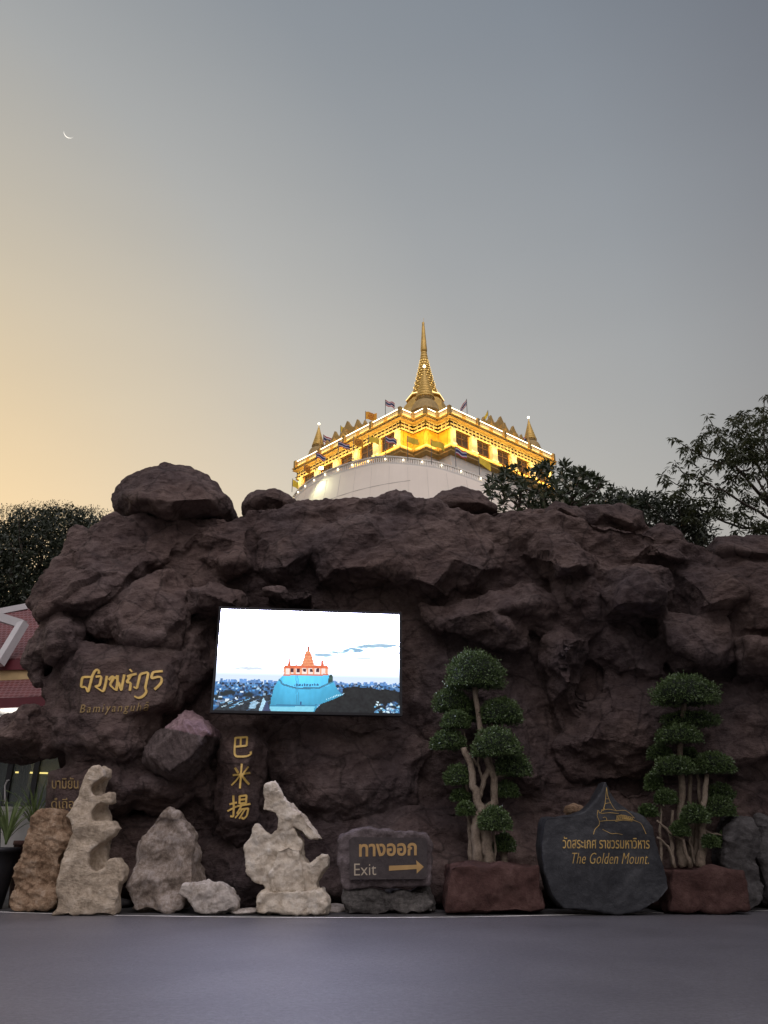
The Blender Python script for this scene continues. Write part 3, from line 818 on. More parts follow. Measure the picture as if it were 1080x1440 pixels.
# ================================================================== LED SCREEN
tl, tr = P(313, 856, 16.9), P(561.5, 865, 17.38)
bl, br = P(298, 998.5, 16.9), P(561.5, 1003.5, 17.38)
tl[0] = bl[0] = (tl[0] + bl[0]) / 2; tr[0] = br[0] = (tr[0] + br[0]) / 2
zt, zb = (tl[2] + tr[2]) / 2, (bl[2] + br[2]) / 2
tl[2] = tr[2] = zt; bl[2] = br[2] = zb
ux = (br - bl); sw = np.linalg.norm(ux); ux /= sw
sh = zt - zb
nrm = np.cross(ux, (0, 0, 1)); nrm /= np.linalg.norm(nrm)      # towards the viewer
led = thing('led_screen', 'large lit video screen set in the rock wall showing a blue lit hill temple', 'screen', tuple(bl))
def SC(u, v, lift=0.0):       # u 0..1 across, v 0 top..1 bottom
    return bl + ux * u * sw + np.array([0, 0, 1]) * (1 - v) * sh + nrm * lift
mb = MB()
fw = .055
for (a, b, c_, d_) in ((-fw, -fw, sw + fw, 0), (-fw, sh, sw + fw, sh + fw), (-fw, 0, 0, sh), (sw, 0, sw + fw, sh)):
    q = []
    for dep in (.03, -.22):
        q += [bl + ux * a + np.array([0, 0, b]) + nrm * dep, bl + ux * c_ + np.array([0, 0, b]) + nrm * dep, bl + ux * c_ + np.array([0, 0, d_]) + nrm * dep, bl + ux * a + np.array([0, 0, d_]) + nrm * dep]
    mb.hexa(q)
mb.build('frame', M['black'], led)
mb = MB()
mb.hexa([SC(0, 1, -.2), SC(1, 1, -.2), SC(1, 0, -.2), SC(0, 0, -.2), SC(0, 1, -.02), SC(1, 1, -.02), SC(1, 0, -.02), SC(0, 0, -.02)])
mb.build('back_panel', M['black'], led)
# the picture: a grid of coloured light-emitting pixels, one mesh
NX, NY = 236, 134
uu, vv = np.meshgrid((np.arange(NX) + .5) / NX, (np.arange(NY) + .5) / NY)
IM = np.zeros((NY, NX, 3))
# picture positions in the enlarged photo (x 42..1004, y 66..612) -> 0..1
def U(l): return [((x - 42 + (y - 82) * .07) / (962 + (y - 82) * .055), (y - 66 - x * .031) / (546 - x * .012)) for x, y in l]
def inside(poly):
    c = np.zeros(uu.shape, bool); j = len(poly) - 1
    for i in range(len(poly)):
        (xi, yi), (xj, yj) = poly[i], poly[j]
        if yi != yj:
            c ^= ((yi > vv) != (yj > vv)) & (uu < (xj - xi) * (vv - yi) / (yj - yi) + xi)
        j = i
    return c
def n2d(fx, fy, seed, o=4): return fbm(np.stack([uu.ravel() * fx, vv.ravel() * fy, np.zeros(uu.size)], 1), o, seed).reshape(uu.shape)
def fill(poly, col, alpha=1.0, noise=0.0, seed=1, fx=60, fy=40):
    m_ = inside(U(poly)).astype(float)
    k = (1 + noise * n2d(fx, fy, seed)) if noise else 1.0
    c_ = np.array(col)[None, None, :] * (np.ones(uu.shape) * k)[..., None]
    a_ = (m_ * alpha)[..., None]
    IM[:] = IM * (1 - a_) + np.clip(c_, 0, None) * a_
# sky
bright = 30.0 - 19.0 * np.clip(uu - .55, 0, 1) * np.clip(1.05 - vv * 1.6, 0, 1) * 2.0
IM[:] = bright[..., None] * np.array([.80, .80, 1.18])
low = np.clip((vv - .40) / .26, 0, 1)[..., None] ** .9
def lmix(a_, col): IM[:] = np.clip(IM, .002, None) ** (1 - a_) * np.array(col) ** a_
lmix(low, [.74, .86, 1.05])
cl_ = np.clip(n2d(3.2, 8, 4) * 1.6 - .25, 0, 1) * np.clip(uu * 1.5 - .45, 0, 1) * np.clip(1.2 - vv * 1.5, 0, 1)
lmix(np.clip(1.6 * cl_[..., None], 0, 1), [.74, .84, .95])
fine = 1 - .10 * ((np.arange(NX) % 3) == 0)[None, :, None] * np.clip((uu - .7) * 3, 0, 1)[..., None] * np.clip(.4 - vv, 0, 1)[..., None] * 2.5
IM *= fine
wob = n2d(9, 9, 8, 3)
def cloud(cx, cy, rx, ry, col, al):
    x0, y0 = U([(cx, cy)])[0]
    d_ = ((uu - x0) / (rx / 962)) ** 2 + ((vv - y0 + .012 * n2d(14, 6, 9)) / (ry / 546)) ** 2
    a_ = (np.clip(1.3 - d_, 0, 1) * np.clip(.75 + wob, .2, 1) * al)[..., None]
    lmix(np.clip(a_ * 1.8, 0, 1), col)
for c_ in ((590, 323, 60, 13, (.40, .60, .78), .95), (660, 306, 60, 8, (.45, .66, .80), .9), (745, 294, 62, 15, (.30, .50, .68), 1), (830, 275, 70, 9, (.36, .56, .72), 1), (930, 271, 80, 8, (.36, .56, .74), 1), (190, 394, 80, 8, (.72, .80, .92), .9), (290, 374, 40, 5, (.85, .9, 1), .7), (800, 340, 120, 9, (.8, .9, 1.0), .6)):
    cloud(*c_)
fill([(812, 105), (820, 112), (824, 122), (819, 130), (815, 118)], (.42, .5, .6), .8)
# land and city
land = vv > .725 + .004 * n2d(60, 1, 3)
base = np.array([.035, .11, .26])[None, None, :] * (1 + .8 * n2d(50, 60, 12))[..., None]
far = np.clip(1 - (vv - .72) / .10, 0, 1)[..., None]
base = base * (1 - far) + np.array([.16, .34, .66]) * far
IM[:] = np.where(land[..., None], np.clip(base, .004, None), IM)
rs = np.random.RandomState(5)
for i in range(1500):
    x = rs.uniform(0, 1); v = .725 + rs.rand() ** 1.5 * .26; s_ = (v - .70) * 3.0
    w_, h_ = rs.uniform(.006, .022) * s_ + .004, rs.uniform(.006, .020) * s_ + .006
    c_ = np.array([(.03, .09, .24), (.05, .19, .46), (.09, .32, .70), (.42, .66, .92), (.015, .03, .06), (.75, .88, 1.0), (.20, .27, .42), (.012, .02, .02)][rs.choice(8, p=[.20, .17, .13, .10, .18, .03, .09, .10])]) * rs.uniform(.7, 1.2)
    i0, i1, j0, j1 = int(x * NX), int((x + w_) * NX) + 1, int((v - h_) * NY), int(v * NY) + 1
    IM[max(j0, 0):j1, i0:i1] = c_
for i in range(120):
    x = rs.uniform(0, 1); h_ = rs.uniform(.006, .030); w_ = rs.uniform(.004, .014)
    j1 = int(.735 * NY); IM[int((.73 - h_) * NY):j1, int(x * NX):int((x + w_) * NX) + 1] = np.array([.12, .27, .58]) * rs.uniform(.7, 1.5)
for i in range(26):
    x, v = rs.uniform(0, 1), rs.uniform(.79, .97); cloudr = rs.uniform(.012, .03)
    d_ = ((uu - x) / cloudr) ** 2 + ((vv - v) / (cloudr * .9)) ** 2
    a_ = (np.clip(1.4 - d_, 0, 1))[..., None]; IM[:] = IM * (1 - a_) + a_ * np.array([.012, .022, .026])
fill([(690, 500), (715, 494), (760, 489), (800, 496), (850, 498), (890, 508), (930, 505), (1000, 520), (1010, 568), (960, 572), (930, 580), (905, 632), (510, 632), (600, 560), (690, 535)], (.010, .012, .012), 1, .9, 3)
fill([(-5, 620), (60, 575), (90, 560), (130, 566), (160, 556), (230, 545), (300, 530), (322, 620), (180, 632)], (.022, .032, .042), 1, .9, 6)
for i in range(46):
    x, y = rs.uniform(852, 992), rs.uniform(572, 632)
    fill([(x, y), (x + rs.uniform(8, 24), y + 3), (x + 14, y - 6), (x + 3, y - 6)], [(.18, .5, .8), (.7, .9, 1.0), (.03, .06, .12), (.1, .25, .45)][i % 4])
for i in range(26):
    x, y = rs.uniform(20, 300), rs.uniform(560, 618)
    fill([(x, y), (x + 26, y - 8), (x + 26, y - 12), (x, y - 4)], [(.2, .5, .8), (.55, .75, .9), (.06, .12, .22)][i % 3])
# the hill, lit blue, shaded round its sides
hill = [(345, 455), (376, 425), (612, 425), (640, 465), (660, 505), (690, 535), (640, 556), (560, 585), (528, 632), (296, 632), (306, 555), (325, 490)]
mh = inside(U(hill))
rel = (uu - .34) / .30
shade = (1.0 - .45 * np.clip(rel - .45, 0, 1) - .25 * np.clip(.25 - rel, 0, 1) * 2) * (1.05 - .45 * np.clip((vv - .66) / .30, 0, 1)) * (1 + .10 * n2d(40, 12, 17))
IM[:] = np.where(mh[..., None], np.array([.10, .64, 1.04]) * shade[..., None], IM)
up_m = inside(U([(376, 425), (612, 425), (618, 488), (560, 494), (440, 494), (372, 474), (366, 450)]))
IM[:] = np.where(up_m[..., None], IM * 1.18 + .02, IM)
fill([(300, 594), (540, 594), (526, 632), (296, 632)], (.30, .78, .96), .75, .1)
fill([(350, 445), (372, 474), (440, 494), (560, 494), (640, 458), (642, 466), (560, 503), (440, 503), (366, 482), (346, 454)], (.05, .18, .30), .9, .5, 5, 120, 80)
fill([(616, 430), (634, 425), (637, 462), (610, 474)], (.03, .07, .06), 1, .8)
fill([(300, 584), (552, 584), (546, 591), (300, 591)], (.04, .18, .34), .85)
for x in (438, 447): fill([(x, 430), (x + 4, 430), (x + 6, 590), (x + 2, 590)], (.05, .26, .46), .7)
fill([(458, 585), (459, 572), (464, 566), (469, 572), (470, 585)], (.03, .10, .25))
for i in range(22):
    x = 432 + i * 6; fill([(x, 487), (x + 4, 487), (x + 4, 478 - (i % 3) * 3), (x, 478)], (.03, .13, .28))
for i in range(13): fill([(596 + i * 8, 560 - i * 2.4), (602 + i * 8, 558 - i * 2.4), (600 + i * 8, 549 - i * 2.4)], (.6, .95, 1.1))
fill([(240, 622), (266, 545), (310, 618)], (.45, .72, .92), .95, .3); fill([(258, 620), (284, 560), (308, 622)], (.05, .07, .16))
fill([(188, 604), (205, 568), (238, 566), (224, 606)], (.35, .58, .78), .9, .4)
red, red2, wht = (.78, .17, .07), (.92, .36, .17), (1.0, .84, .78)
fill([(374, 426), (612, 426), (612, 388), (374, 388)], wht, 1, .1)
for x in (374, 404, 426, 460, 495, 528, 566, 598): fill([(x, 426), (x + 11, 426), (x + 11, 390), (x, 390)], red2, .9)
for x in (409, 443, 478, 512, 546): fill([(x, 413), (x + 16, 413), (x + 16, 395), (x, 395)], (.08, .02, .03))
fill([(368, 393), (618, 393), (606, 378), (380, 378)], red, 1, .3)
fill([(374, 424), (612, 424), (614, 432), (372, 432)], red, .9)
fill([(468, 380), (474, 360), (480, 345), (484, 318), (494, 298), (516, 298), (525, 318), (530, 345), (534, 362), (540, 380)], red2, 1, .25, 2, 100, 100)
for y in (372, 356, 340, 322): fill([(474, y), (536, y), (534, y - 6), (477, y - 6)], red, .75)
fill([(496, 300), (503, 262), (505, 236), (511, 236), (512, 262), (516, 300)], (.55, .17, .12))
for x in (404, 580): fill([(x - 10, 380), (x - 6, 360), (x - 1, 336), (x + 2, 336), (x + 6, 360), (x + 10, 380)], red)
for x in (440, 470, 545): fill([(x - 5, 380), (x, 364), (x + 5, 380)], red)
gu, gv = np.meshgrid(np.arange(NX + 1) / NX, np.arange(NY + 1) / NY)
pts_ = bl[None, :] + ux[None, :] * (gu.ravel() * sw)[:, None] + np.outer((1 - gv.ravel()) * sh, (0, 0, 1))
ii, jj = np.meshgrid(np.arange(NX), np.arange(NY))
k_ = (jj * (NX + 1) + ii).ravel()
pf_ = np.stack([k_ + NX + 1, k_ + NX + 2, k_ + 1, k_], 1)
pic = mesh_obj('picture', pts_, pf_, M['black'], led)
ca = pic.data.color_attributes.new('light', 'FLOAT_COLOR', 'CORNER')
cols = np.ones((NX * NY, 4, 4)); cols[:, :, :3] = np.clip(IM, 0, None).reshape(-1, 1, 3)
ca.data.foreach_set('color', cols.astype(np.float32).ravel())
m, nt, bs = new_mat('led_pixels')
at = nt.nodes.new('ShaderNodeVertexColor'); at.layer_name = 'light'
bs.inputs['Base Color'].default_value = (.01, .01, .012, 1)
nt.links.new(at.outputs[0], bs.inputs['Emission Color']); bs.inputs['Emission Strength'].default_value = 1.0
pic.data.materials[0] = m

# ================================================================== STONES IN FRONT
def c4(l): return [(x / 3.176, 1000 + y / 3.176) for x, y in l]
def c5(l): return [(300 + x / 3.176, 1000 + y / 3.176) for x, y in l]
YF = 16.25
st1 = stone('tan_slab_stone', [([(12, 1272), (16, 1240), (30, 1190), (45, 1148), (60, 1133), (85, 1136), (90, 1160), (97, 1180), (82, 1202), (86, 1235), (74, 1274)], 0, .8)], 16.75, .8, M['tan'],
            'rough orange tan upright stone with a rusty stake in front, at far left', 'stone', amp=.055, scale=2.4, seed=3, ridge=.75, strata=.6, voxel=.028, chopamt=.52)
st2 = stone('scholar_stone', [(c4([(228, 910), (252, 880), (245, 800), (275, 700), (270, 622), (300, 590), (322, 540), (316, 490), (290, 465), (320, 430), (350, 340), (375, 280), (398, 243), (435, 233), (464, 256), (466, 292), (430, 308), (400, 340), (410, 365), (440, 372), (470, 357), (493, 360), (493, 405), (440, 410), (410, 440), (405, 490), (450, 497), (490, 490), (517, 520), (500, 556), (440, 590), (400, 630), (390, 690), (420, 715), (460, 700), (485, 660), (515, 655), (545, 700), (540, 760), (525, 780), (520, 850), (510, 912)]), 0, .42),
                              (c4([(255, 905), (255, 800), (300, 640), (345, 500), (400, 300), (440, 270), (458, 300), (455, 360), (470, 420), (484, 470), (470, 560), (478, 700), (500, 800), (505, 905)]), .34, .34)],
            16.05, .5, M['scholar'], 'tall hooked tan scholar stone with three hollows down its right side', 'stone', voxel=.028, smooth=5, amp=.026, scale=3.0, seed=9, ridge=.6, strata=.25, chopamt=.26)
st3 = stone('grey_rock', [([(188, 1282), (183, 1240), (184, 1220), (205, 1165), (225, 1140), (237, 1135), (250, 1143), (265, 1175), (272, 1205), (270, 1242), (262, 1252), (256, 1276), (232, 1282)], 0, .85)], 16.5, .85, M['grey_rough'],
            'rough grey brown upright rock between the hooked stone and the small white rock', 'stone', amp=.05, scale=2.6, seed=14, ridge=.75, voxel=.028, chopamt=.52)
st4 = stone('white_rock', [([(248, 1252), (256, 1237), (280, 1240), (302, 1237), (312, 1236), (330, 1256), (331, 1274), (304, 1281), (272, 1279), (262, 1262)], 0, .6)], 16.15, .6, M['pale'],
            'small low knobbly white rock lying beside the grey brown rock', 'stone', voxel=.026, smooth=4, amp=.05, scale=4.5, seed=21, ridge=.6)
# scholar stone on its pedestal
sroot = thing('scholar_stone', 'cream scholar stone with a slanting arm on a rough block base below the chinese characters', 'stone', tuple(P(402, 1285, 16.4) * [1, 1, 0]))
stone('body', [(c5([(250, 815), (225, 780), (190, 762), (152, 720), (140, 640), (135, 600), (165, 560), (190, 508), (222, 540), (255, 550), (285, 522), (292, 482), (277, 452), (248, 450), (220, 440), (228, 330), (275, 312), (296, 342), (320, 400), (400, 465), (440, 520), (480, 570), (430, 570), (385, 535), (352, 502), (346, 522), (370, 545), (396, 575), (400, 650), (422, 682), (462, 662), (480, 636), (508, 640), (510, 690), (470, 760), (465, 800), (420, 818)]), 0, .42),
               (c5([(262, 812), (250, 720), (285, 620), (335, 600), (385, 620), (395, 700), (415, 810)]), -.14, .7)], 16.25, .45, M['white_scholar'], None, None, voxel=.022, smooth=3, amp=.024, scale=4.2, seed=33, ridge=.7, parent=sroot, ground=False, chopamt=.42)
stone('base_block', [(c5([(187, 905), (186, 850), (212, 812), (250, 798), (480, 802), (505, 832), (506, 905)]), 0, .85)], 16.0, .85, M['white_scholar'], None, None, voxel=.03, smooth=5, amp=.05, scale=4, seed=35, ridge=.6, parent=sroot)
# stake in front of the tan stone
mb = MB(); a_ = G(38, 1275); mb.tube([a_ - [0, 0, .02], a_ + [.06, .05, .5], P(46, 1190, a_[1] + .1)], [.03, .03, .03], 6); mb.box(P(46, 1189, a_[1] + .1), (.12, .06, .03)); 
tag(mb.build('stake', M['rust']), 'thin rusty metal stake leaning on the tan stone', 'stake')
# flat chips of stone at the foot
for i, (px, py, rx, ry, mt, lb) in enumerate(((346, 1283, 26, 4, 'pale', 'thin pale stone chip left of the cream stone base'), (474, 1280, 22, 5, 'pale', 'pale flat stone chip between the cream stone base and the exit sign'), (832, 1278, 30, 6, 'pale', 'pale wedge stone under the dark engraved stone'),
                                 (168, 1274, 12, 6, 'darkgrey', 'flat grey stone at the foot of the hooked stone'), (200, 1279, 16, 5, 'grey_rough', 'flat brown stone wedged under the grey brown rock'))):
    c = G(px, py + 3); k = mpp(px, py, c[1])
    V, N, Fc = voxelize([blob(c + [0, .15, ry * k * .7], (rx * k, .3, ry * k * 1.25), 300 + i, 11, (0, 0, .1))], .022, 2)
    V = relief(V, N, .02, 5, i)
    tag(mesh_obj('stone_chip', V, Fc, M[mt], smooth=True, base=True), lb, 'stone')

# exit sign stone
ex = thing('exit_sign_stone', 'brown stone exit sign with an arrow standing on a layered block', 'sign', tuple(P(545, 1283, 16.5) * [1, 1, 0]))
ol = [(473, 1184), (478, 1176), (492, 1169), (520, 1163), (546, 1168), (575, 1169), (600, 1172), (608, 1188), (605, 1244), (560, 1247), (480, 1251), (475, 1214)]
slab = stone('slab', [(ol, 0, .6)], 16.25, .6, M['signrock'], None, None, voxel=.03, smooth=3, amp=.03, scale=4, seed=51, parent=ex, ground=False, chopamt=.3)
panel = mesh_obj('sign_panel', *prism([(491, 1181), (497, 1177), (560, 1178), (598, 1178), (601, 1183), (600, 1231), (596, 1236), (492, 1237)], 16.13, 16.5), M['signface'], ex)
bb = bvh_of(panel)
stone('base_block', [([(487, 1254), (520, 1255), (603, 1251), (606, 1262), (610, 1282), (489, 1285)], 0, .7)], 16.35, .7, M['block'], None, None, voxel=.03, smooth=1, amp=.025, scale=3, seed=52, parent=ex, strata=.8)
uv, fc = text_geo('ทางออก', .028)
carve('thai_lettering', quad_map(uv, (505, 1187), (586, 1185), (586, 1203), (505, 1205)), fc, bb, M['orange_paint'], ex, .006, .012)
uv, fc = text_geo('Exit', -.006)
carve('latin_lettering', quad_map(uv, (498, 1214.5), (529, 1214), (529, 1230.5), (498, 1231.5)), fc, bb, M['cream_paint'], ex, .006, .012)
arrow = [(547, 1217.5), (586, 1216), (585, 1209.5), (596, 1219), (586, 1228.5), (586, 1222), (547, 1224.5)]
carve('arrow', arrow, [(0, 6, 5, 1), (1, 5, 4, 3), (1, 3, 2)], bb, M['orange_paint'], ex, .006, .012)

# dark engraved stone
gm = thing('engraved_stone', 'big dark grey pointed stone with gold lettering and a line drawing', 'sign', tuple(P(850, 1284, 16.4) * [1, 1, 0]))
ol = [(764, 1158), (767, 1149), (785, 1147), (805, 1146), (822, 1141), (838, 1126), (846, 1111), (850, 1099), (853, 1099), (858, 1113), (868, 1128), (884, 1140), (905, 1148), (917, 1165), (926, 1200), (941, 1234), (942, 1250), (928, 1268), (900, 1282), (868, 1287), (836, 1281), (793, 1280), (777, 1261), (766, 1228), (761, 1190)]
gst = stone('slab', [(ol, 0, .55)], 16.1, .55, M['slate'], None, None, voxel=.028, smooth=5, amp=.012, scale=1.4, seed=61, parent=gm, ground=False, chopamt=.10)
bb = bvh_of(gst)
uv, fc = text_geo('วัดสระเกศ ราชวรมหาวิหาร', .004)
carve('thai_lettering', quad_map(uv, (791.5, 1176.5), (913.5, 1177), (913.5, 1193.5), (791.5, 1193)), fc, bb, M['gold_mid'], gm, .010, .016)
uv, fc = text_geo('The Golden Mount.', -.012, .3, 1.05)
carve('latin_lettering', quad_map(uv, (804.5, 1199), (912.5, 1199.5), (912.5, 1215), (804.5, 1214.5)), fc, bb, M['gold_mid'], gm, .010, .016)
def c7(l): return [(760 + x / 6, 1100 + y / 6) for x, y in l]
art = [c7(l) for l in ([(558, 42), (552, 120), (546, 180), (530, 232)], [(558, 42), (567, 110), (590, 170), (622, 222), (642, 240)], [(530, 232), (580, 226), (640, 240)], [(512, 264), (580, 256), (662, 264)], [(546, 180), (590, 172)], [(550, 140), (578, 140)],
  [(642, 240), (690, 236), (720, 238), (760, 266), (794, 304)], [(640, 284), (700, 276), (784, 300)], [(630, 322), (700, 308), (780, 318), (812, 330), (850, 346), (872, 390), (892, 438)], [(634, 330), (700, 318), (776, 328)],
  [(484, 235), (478, 290), (496, 320), (500, 358), (458, 398), (448, 440)], [(490, 235), (498, 266), (512, 262), (520, 222), (528, 250), (536, 205), (544, 236)], [(525, 398), (600, 436), (640, 430), (692, 442)], [(528, 300), (545, 290), (560, 302), (560, 320)], [(500, 330), (560, 322), (630, 322)])]
for i in range(9):
    x = 644 + i * 16; y = 262 + abs(i - 2) * 5.5
    art.append(c7([(x, y + 46 - i * 2), (x + 3, y), (x + 9, y + 16), (x + 12, y + 44 - i * 2)]))
vp, fc = ribbon_geo(art, .72, .45, step=1.5)
carve('engraving', vp, fc, bb, M['gold_mid'], gm, .008, .014)
c = P(808, 1140, 16.95)
V, N, Fc = voxelize([blob(c, (.22, .2, .14), 71, 12)], .022, 3); V = relief(V, N, .03, 5, 3)
tag(mesh_obj('rock', V, Fc, M['tan'], smooth=True, base=True), 'small brown rock showing over the left shoulder of the dark engraved stone', 'stone')
stone('grey_stone', [([(1016, 1200), (1024, 1152), (1036, 1134), (1050, 1138), (1062, 1165), (1066, 1200), (1073, 1230), (1066, 1260), (1052, 1264), (1036, 1262), (1020, 1240)], 0, .7)], 16.9, .7, M['darkgrey'], 'wrinkled grey stone standing right of the second topiary planter', 'stone', amp=.06, scale=2.6, seed=81, ridge=.6, strata=.4)
stone('grey_stone', [([(1066, 1180), (1068, 1145), (1080, 1136), (1100, 1145), (1118, 1200), (1116, 1262), (1082, 1262), (1074, 1230)], 0, .7)], 17.3, .7, M['darkgrey'], 'grey stone cut by the right edge of the picture', 'stone', amp=.05, scale=2.6, seed=82, ridge=.6)

# ================================================================== TOPIARY
def leaf_quads(B, D, L, Wd, rs, droop=0.0):
    n = len(B)
    D = D / (np.linalg.norm(D, axis=1)[:, None] + 1e-9)
    rnd = rs.normal(size=(n, 3))
    side = np.cross(D, rnd); side /= np.linalg.norm(side, axis=1)[:, None] + 1e-9
    L = np.asarray(L).reshape(-1, 1) * np.ones((n, 1)); Wd = np.asarray(Wd).reshape(-1, 1) * np.ones((n, 1))
    mid = B + D * L * .5
    tip = B + D * L; tip[:, 2] -= droop * L[:, 0]
    V = np.stack([B, mid + side * Wd / 2, tip, mid - side * Wd / 2], 1).reshape(-1, 3)
    return V, np.arange(4 * n).reshape(-1, 4)
def pad(c, r, n, rs, parent, seed):
    """one clipped cushion: a domed, slightly lumpy shell of small leaves over a dark twig core"""
    d = rs.normal(size=(n, 3)); d /= np.linalg.norm(d, axis=1)[:, None]
    d[:, 2] = np.where(d[:, 2] < -.35, -.35 * rs.uniform(.3, 1, n), d[:, 2])
    lump = 1 + .20 * pnoise(d * 2.4 + seed, seed) + .05 * rs.normal(size=n)
    sc = np.array(r)
    depth = 1 - rs.rand(n) ** 2 * .22
    B = c + d * sc * (lump * depth)[:, None]
    dirs = d + rs.normal(size=(n, 3)) * .75 + np.array([0, 0, .25])
    V, Fc = leaf_quads(B, dirs, rs.uniform(.034, .068, n), rs.uniform(.020, .036, n), rs)
    cv, cf = ICO[3]
    core_v = cv.copy(); core_v[:, 2] = np.maximum(core_v[:, 2], -.32)
    core_v = c + core_v * sc * (.86 * (1 + .16 * pnoise(cv * 2.2 + seed, seed)))[:, None]
    k = len(V)
    faces = [tuple(f) for f in Fc] + [tuple(q + k for q in f) for f in cf]
    idx = [0] * len(Fc) + [1] * len(cf)
    return mesh_obj('foliage_pad', np.vstack([V, core_v]), faces, [M['topiary'], M['topiary_core']], parent, idx)
def wig(pts, rs, amt=.02, k=4):
    out = []
    for a, b in zip(pts[:-1], pts[1:]):
        for t_ in range(k):
            out.append(a + (b - a) * t_ / k + rs.normal(size=3) * amt)
    out.append(pts[-1]); return out
def topiary(name, label, Yb, pads, trunks, planter, seed, plabel):
    rs = np.random.RandomState(seed)
    # planter
    V, N, Fc = voxelize([prism(planter, Yb - .75, Yb + .75)], .04, 3)
    V = chop(V, N, .45, .3, seed); V = chop(V, N, .18, .3, seed + 1)
    V = relief(V, N, .03, 2.2, seed, .5)
    V[:, 2] -= V[:, 2].min() + .012
    top = V[:, 2].max()
    pl = tag(mesh_obj('planter', V, Fc, M['planter'], smooth=True, base=True), plabel, 'planter', 'red stone planters')
    c0 = P((planter[0][0] + planter[1][0]) / 2, planter[0][1], Yb)
    root = thing(name, label, 'topiary tree', (c0[0], Yb, top - .06), 'topiary trees in red planters')
    for pts, r0, r1, dy in trunks:
        W_ = [P(px, py, Yb + dy) for px, py in pts]
        if len(pts) and abs(W_[0][2] - top) < .5: W_[0][2] = top - .08
        W_ = wig(W_, rs, .012, 4)
        mb = MB(); mb.tube(W_, np.linspace(r0, r1, len(W_)), 9)
        mb.build('trunk', M['bark'], root, True)
    for i, (px, py, rx, ry, dy) in enumerate(pads):
        k = mpp(px, py, Yb + dy)
        c = P(px, py + ry * .42, Yb + dy)
        pad(c, np.array([rx * k, rx * k * .85, ry * k * 1.32]), int(1300 + 1.55 * rx * ry * 3.6), rs, root, seed + i)
    return pl, root
def c6(l): return [(590 + x / 3.6, 900 + y / 3.6) for x, y in l]
topiary('topiary_tree', 'taller cushion clipped tree beside the exit sign, lit by the screen', 16.9,
  [(668, 942, 39, 28, 0), (635, 985, 25, 17, .3), (641, 1011, 19, 13, 0), (631, 1040, 23, 14, .1), (704, 1000, 29, 19, .1), (698, 1044, 31, 21, -.3), (722, 1074, 23, 18, .1), (644, 1090, 19, 14, .1), (648, 1118, 13, 8, .2), (655, 1137, 12, 9, -.1), (713, 1110, 15, 11, .3), (696, 1151, 22, 17, -.3), (709, 1185, 14, 12, .2), (655, 1000, 22, 16, .5)],
  [(c6([(300, 1175), (292, 1050), (280, 950), (292, 870)]), .115, .09, -.05), (c6([(355, 1175), (340, 1050), (325, 900), (300, 830), (272, 740), (262, 650), (222, 545)]), .12, .06, -.1), (c6([(325, 1175), (318, 1000), (322, 880)]), .09, .07, .1),
   (c6([(322, 880), (382, 820), (376, 700), (335, 590), (305, 440), (280, 240)]), .09, .055, .05), (c6([(350, 650), (320, 720), (300, 800)]), .06, .05, .05), (c6([(376, 700), (362, 600), (366, 420)]), .035, .025, .1), (c6([(380, 700), (440, 676), (500, 640)]), .035, .02, .1),
   (c6([(320, 700), (296, 620), (296, 540)]), .028, .02, .05), (c6([(250, 1000), (250, 900), (240, 760), (236, 700)]), .035, .02, .12), (c6([(300, 640), (240, 560), (215, 420)]), .03, .018, .2), (c6([(268, 1175), (256, 960), (240, 850)]), .05, .03, .1),
   (c6([(380, 1175), (384, 1060), (375, 960)]), .032, .025, 0), (c6([(430, 1180), (428, 1100), (425, 1040)]), .075, .07, .3)],
  [(632, 1220), (758, 1219), (769, 1284), (626, 1287)], 200, 'long red stone planter under the taller topiary beside the exit sign')
def c8(l): return [(880 + x / 3.79, 920 + y / 3.79) for x, y in l]
pd = [(320, 190, 165, 82, -.2), (345, 345, 140, 42, .3), (285, 425, 115, 48, -.2), (180, 520, 60, 40, .3), (260, 592, 105, 48, -.2), (470, 578, 102, 58, -.1), (150, 680, 42, 46, .2), (215, 758, 55, 40, 0), (510, 732, 62, 42, .2), (500, 812, 78, 52, 0), (370, 852, 70, 48, -.3), (290, 932, 48, 34, -.2), (455, 996, 42, 30, -.3), (540, 972, 45, 28, .1), (120, 832, 46, 30, .1), (340, 540, 50, 40, .4)]
topiary('topiary_tree', 'shorter many trunked cushion clipped tree beside the dark engraved stone', 17.0,
  [(880 + x / 3.79, 920 + y / 3.79, rx / 3.79, ry / 3.79, dy) for x, y, rx, ry, dy in pd],
  [(c8([(398, 1160), (408, 1040), (410, 900), (415, 780), (432, 640)]), .095, .045, -.1), (c8([(310, 1160), (292, 1040), (288, 900), (300, 700), (290, 500), (312, 260)]), .095, .05, .05), (c8([(258, 1160), (238, 1000), (250, 830)]), .05, .03, 0), (c8([(187, 1150), (187, 980), (185, 800)]), .035, .022, .1),
   (c8([(345, 1100), (300, 990), (230, 950), (165, 885)]), .04, .02, -.2), (c8([(255, 1100), (232, 1030), (165, 975)]), .035, .018, -.15), (c8([(345, 1160), (372, 1040), (380, 880)]), .06, .04, .1), (c8([(365, 1060), (340, 1000), (350, 940)]), .03, .02, 0), (c8([(405, 930), (460, 955), (520, 965)]), .028, .015, 0), (c8([(400, 800), (380, 640)]), .04, .03, .15), (c8([(330, 1160), (345, 1080), (350, 980), (340, 800), (345, 640)]), .06, .04, .25)],
  [(946, 1223), (1050, 1222), (1060, 1281), (942, 1283)], 240, 'short red stone planter under the many trunked topiary')

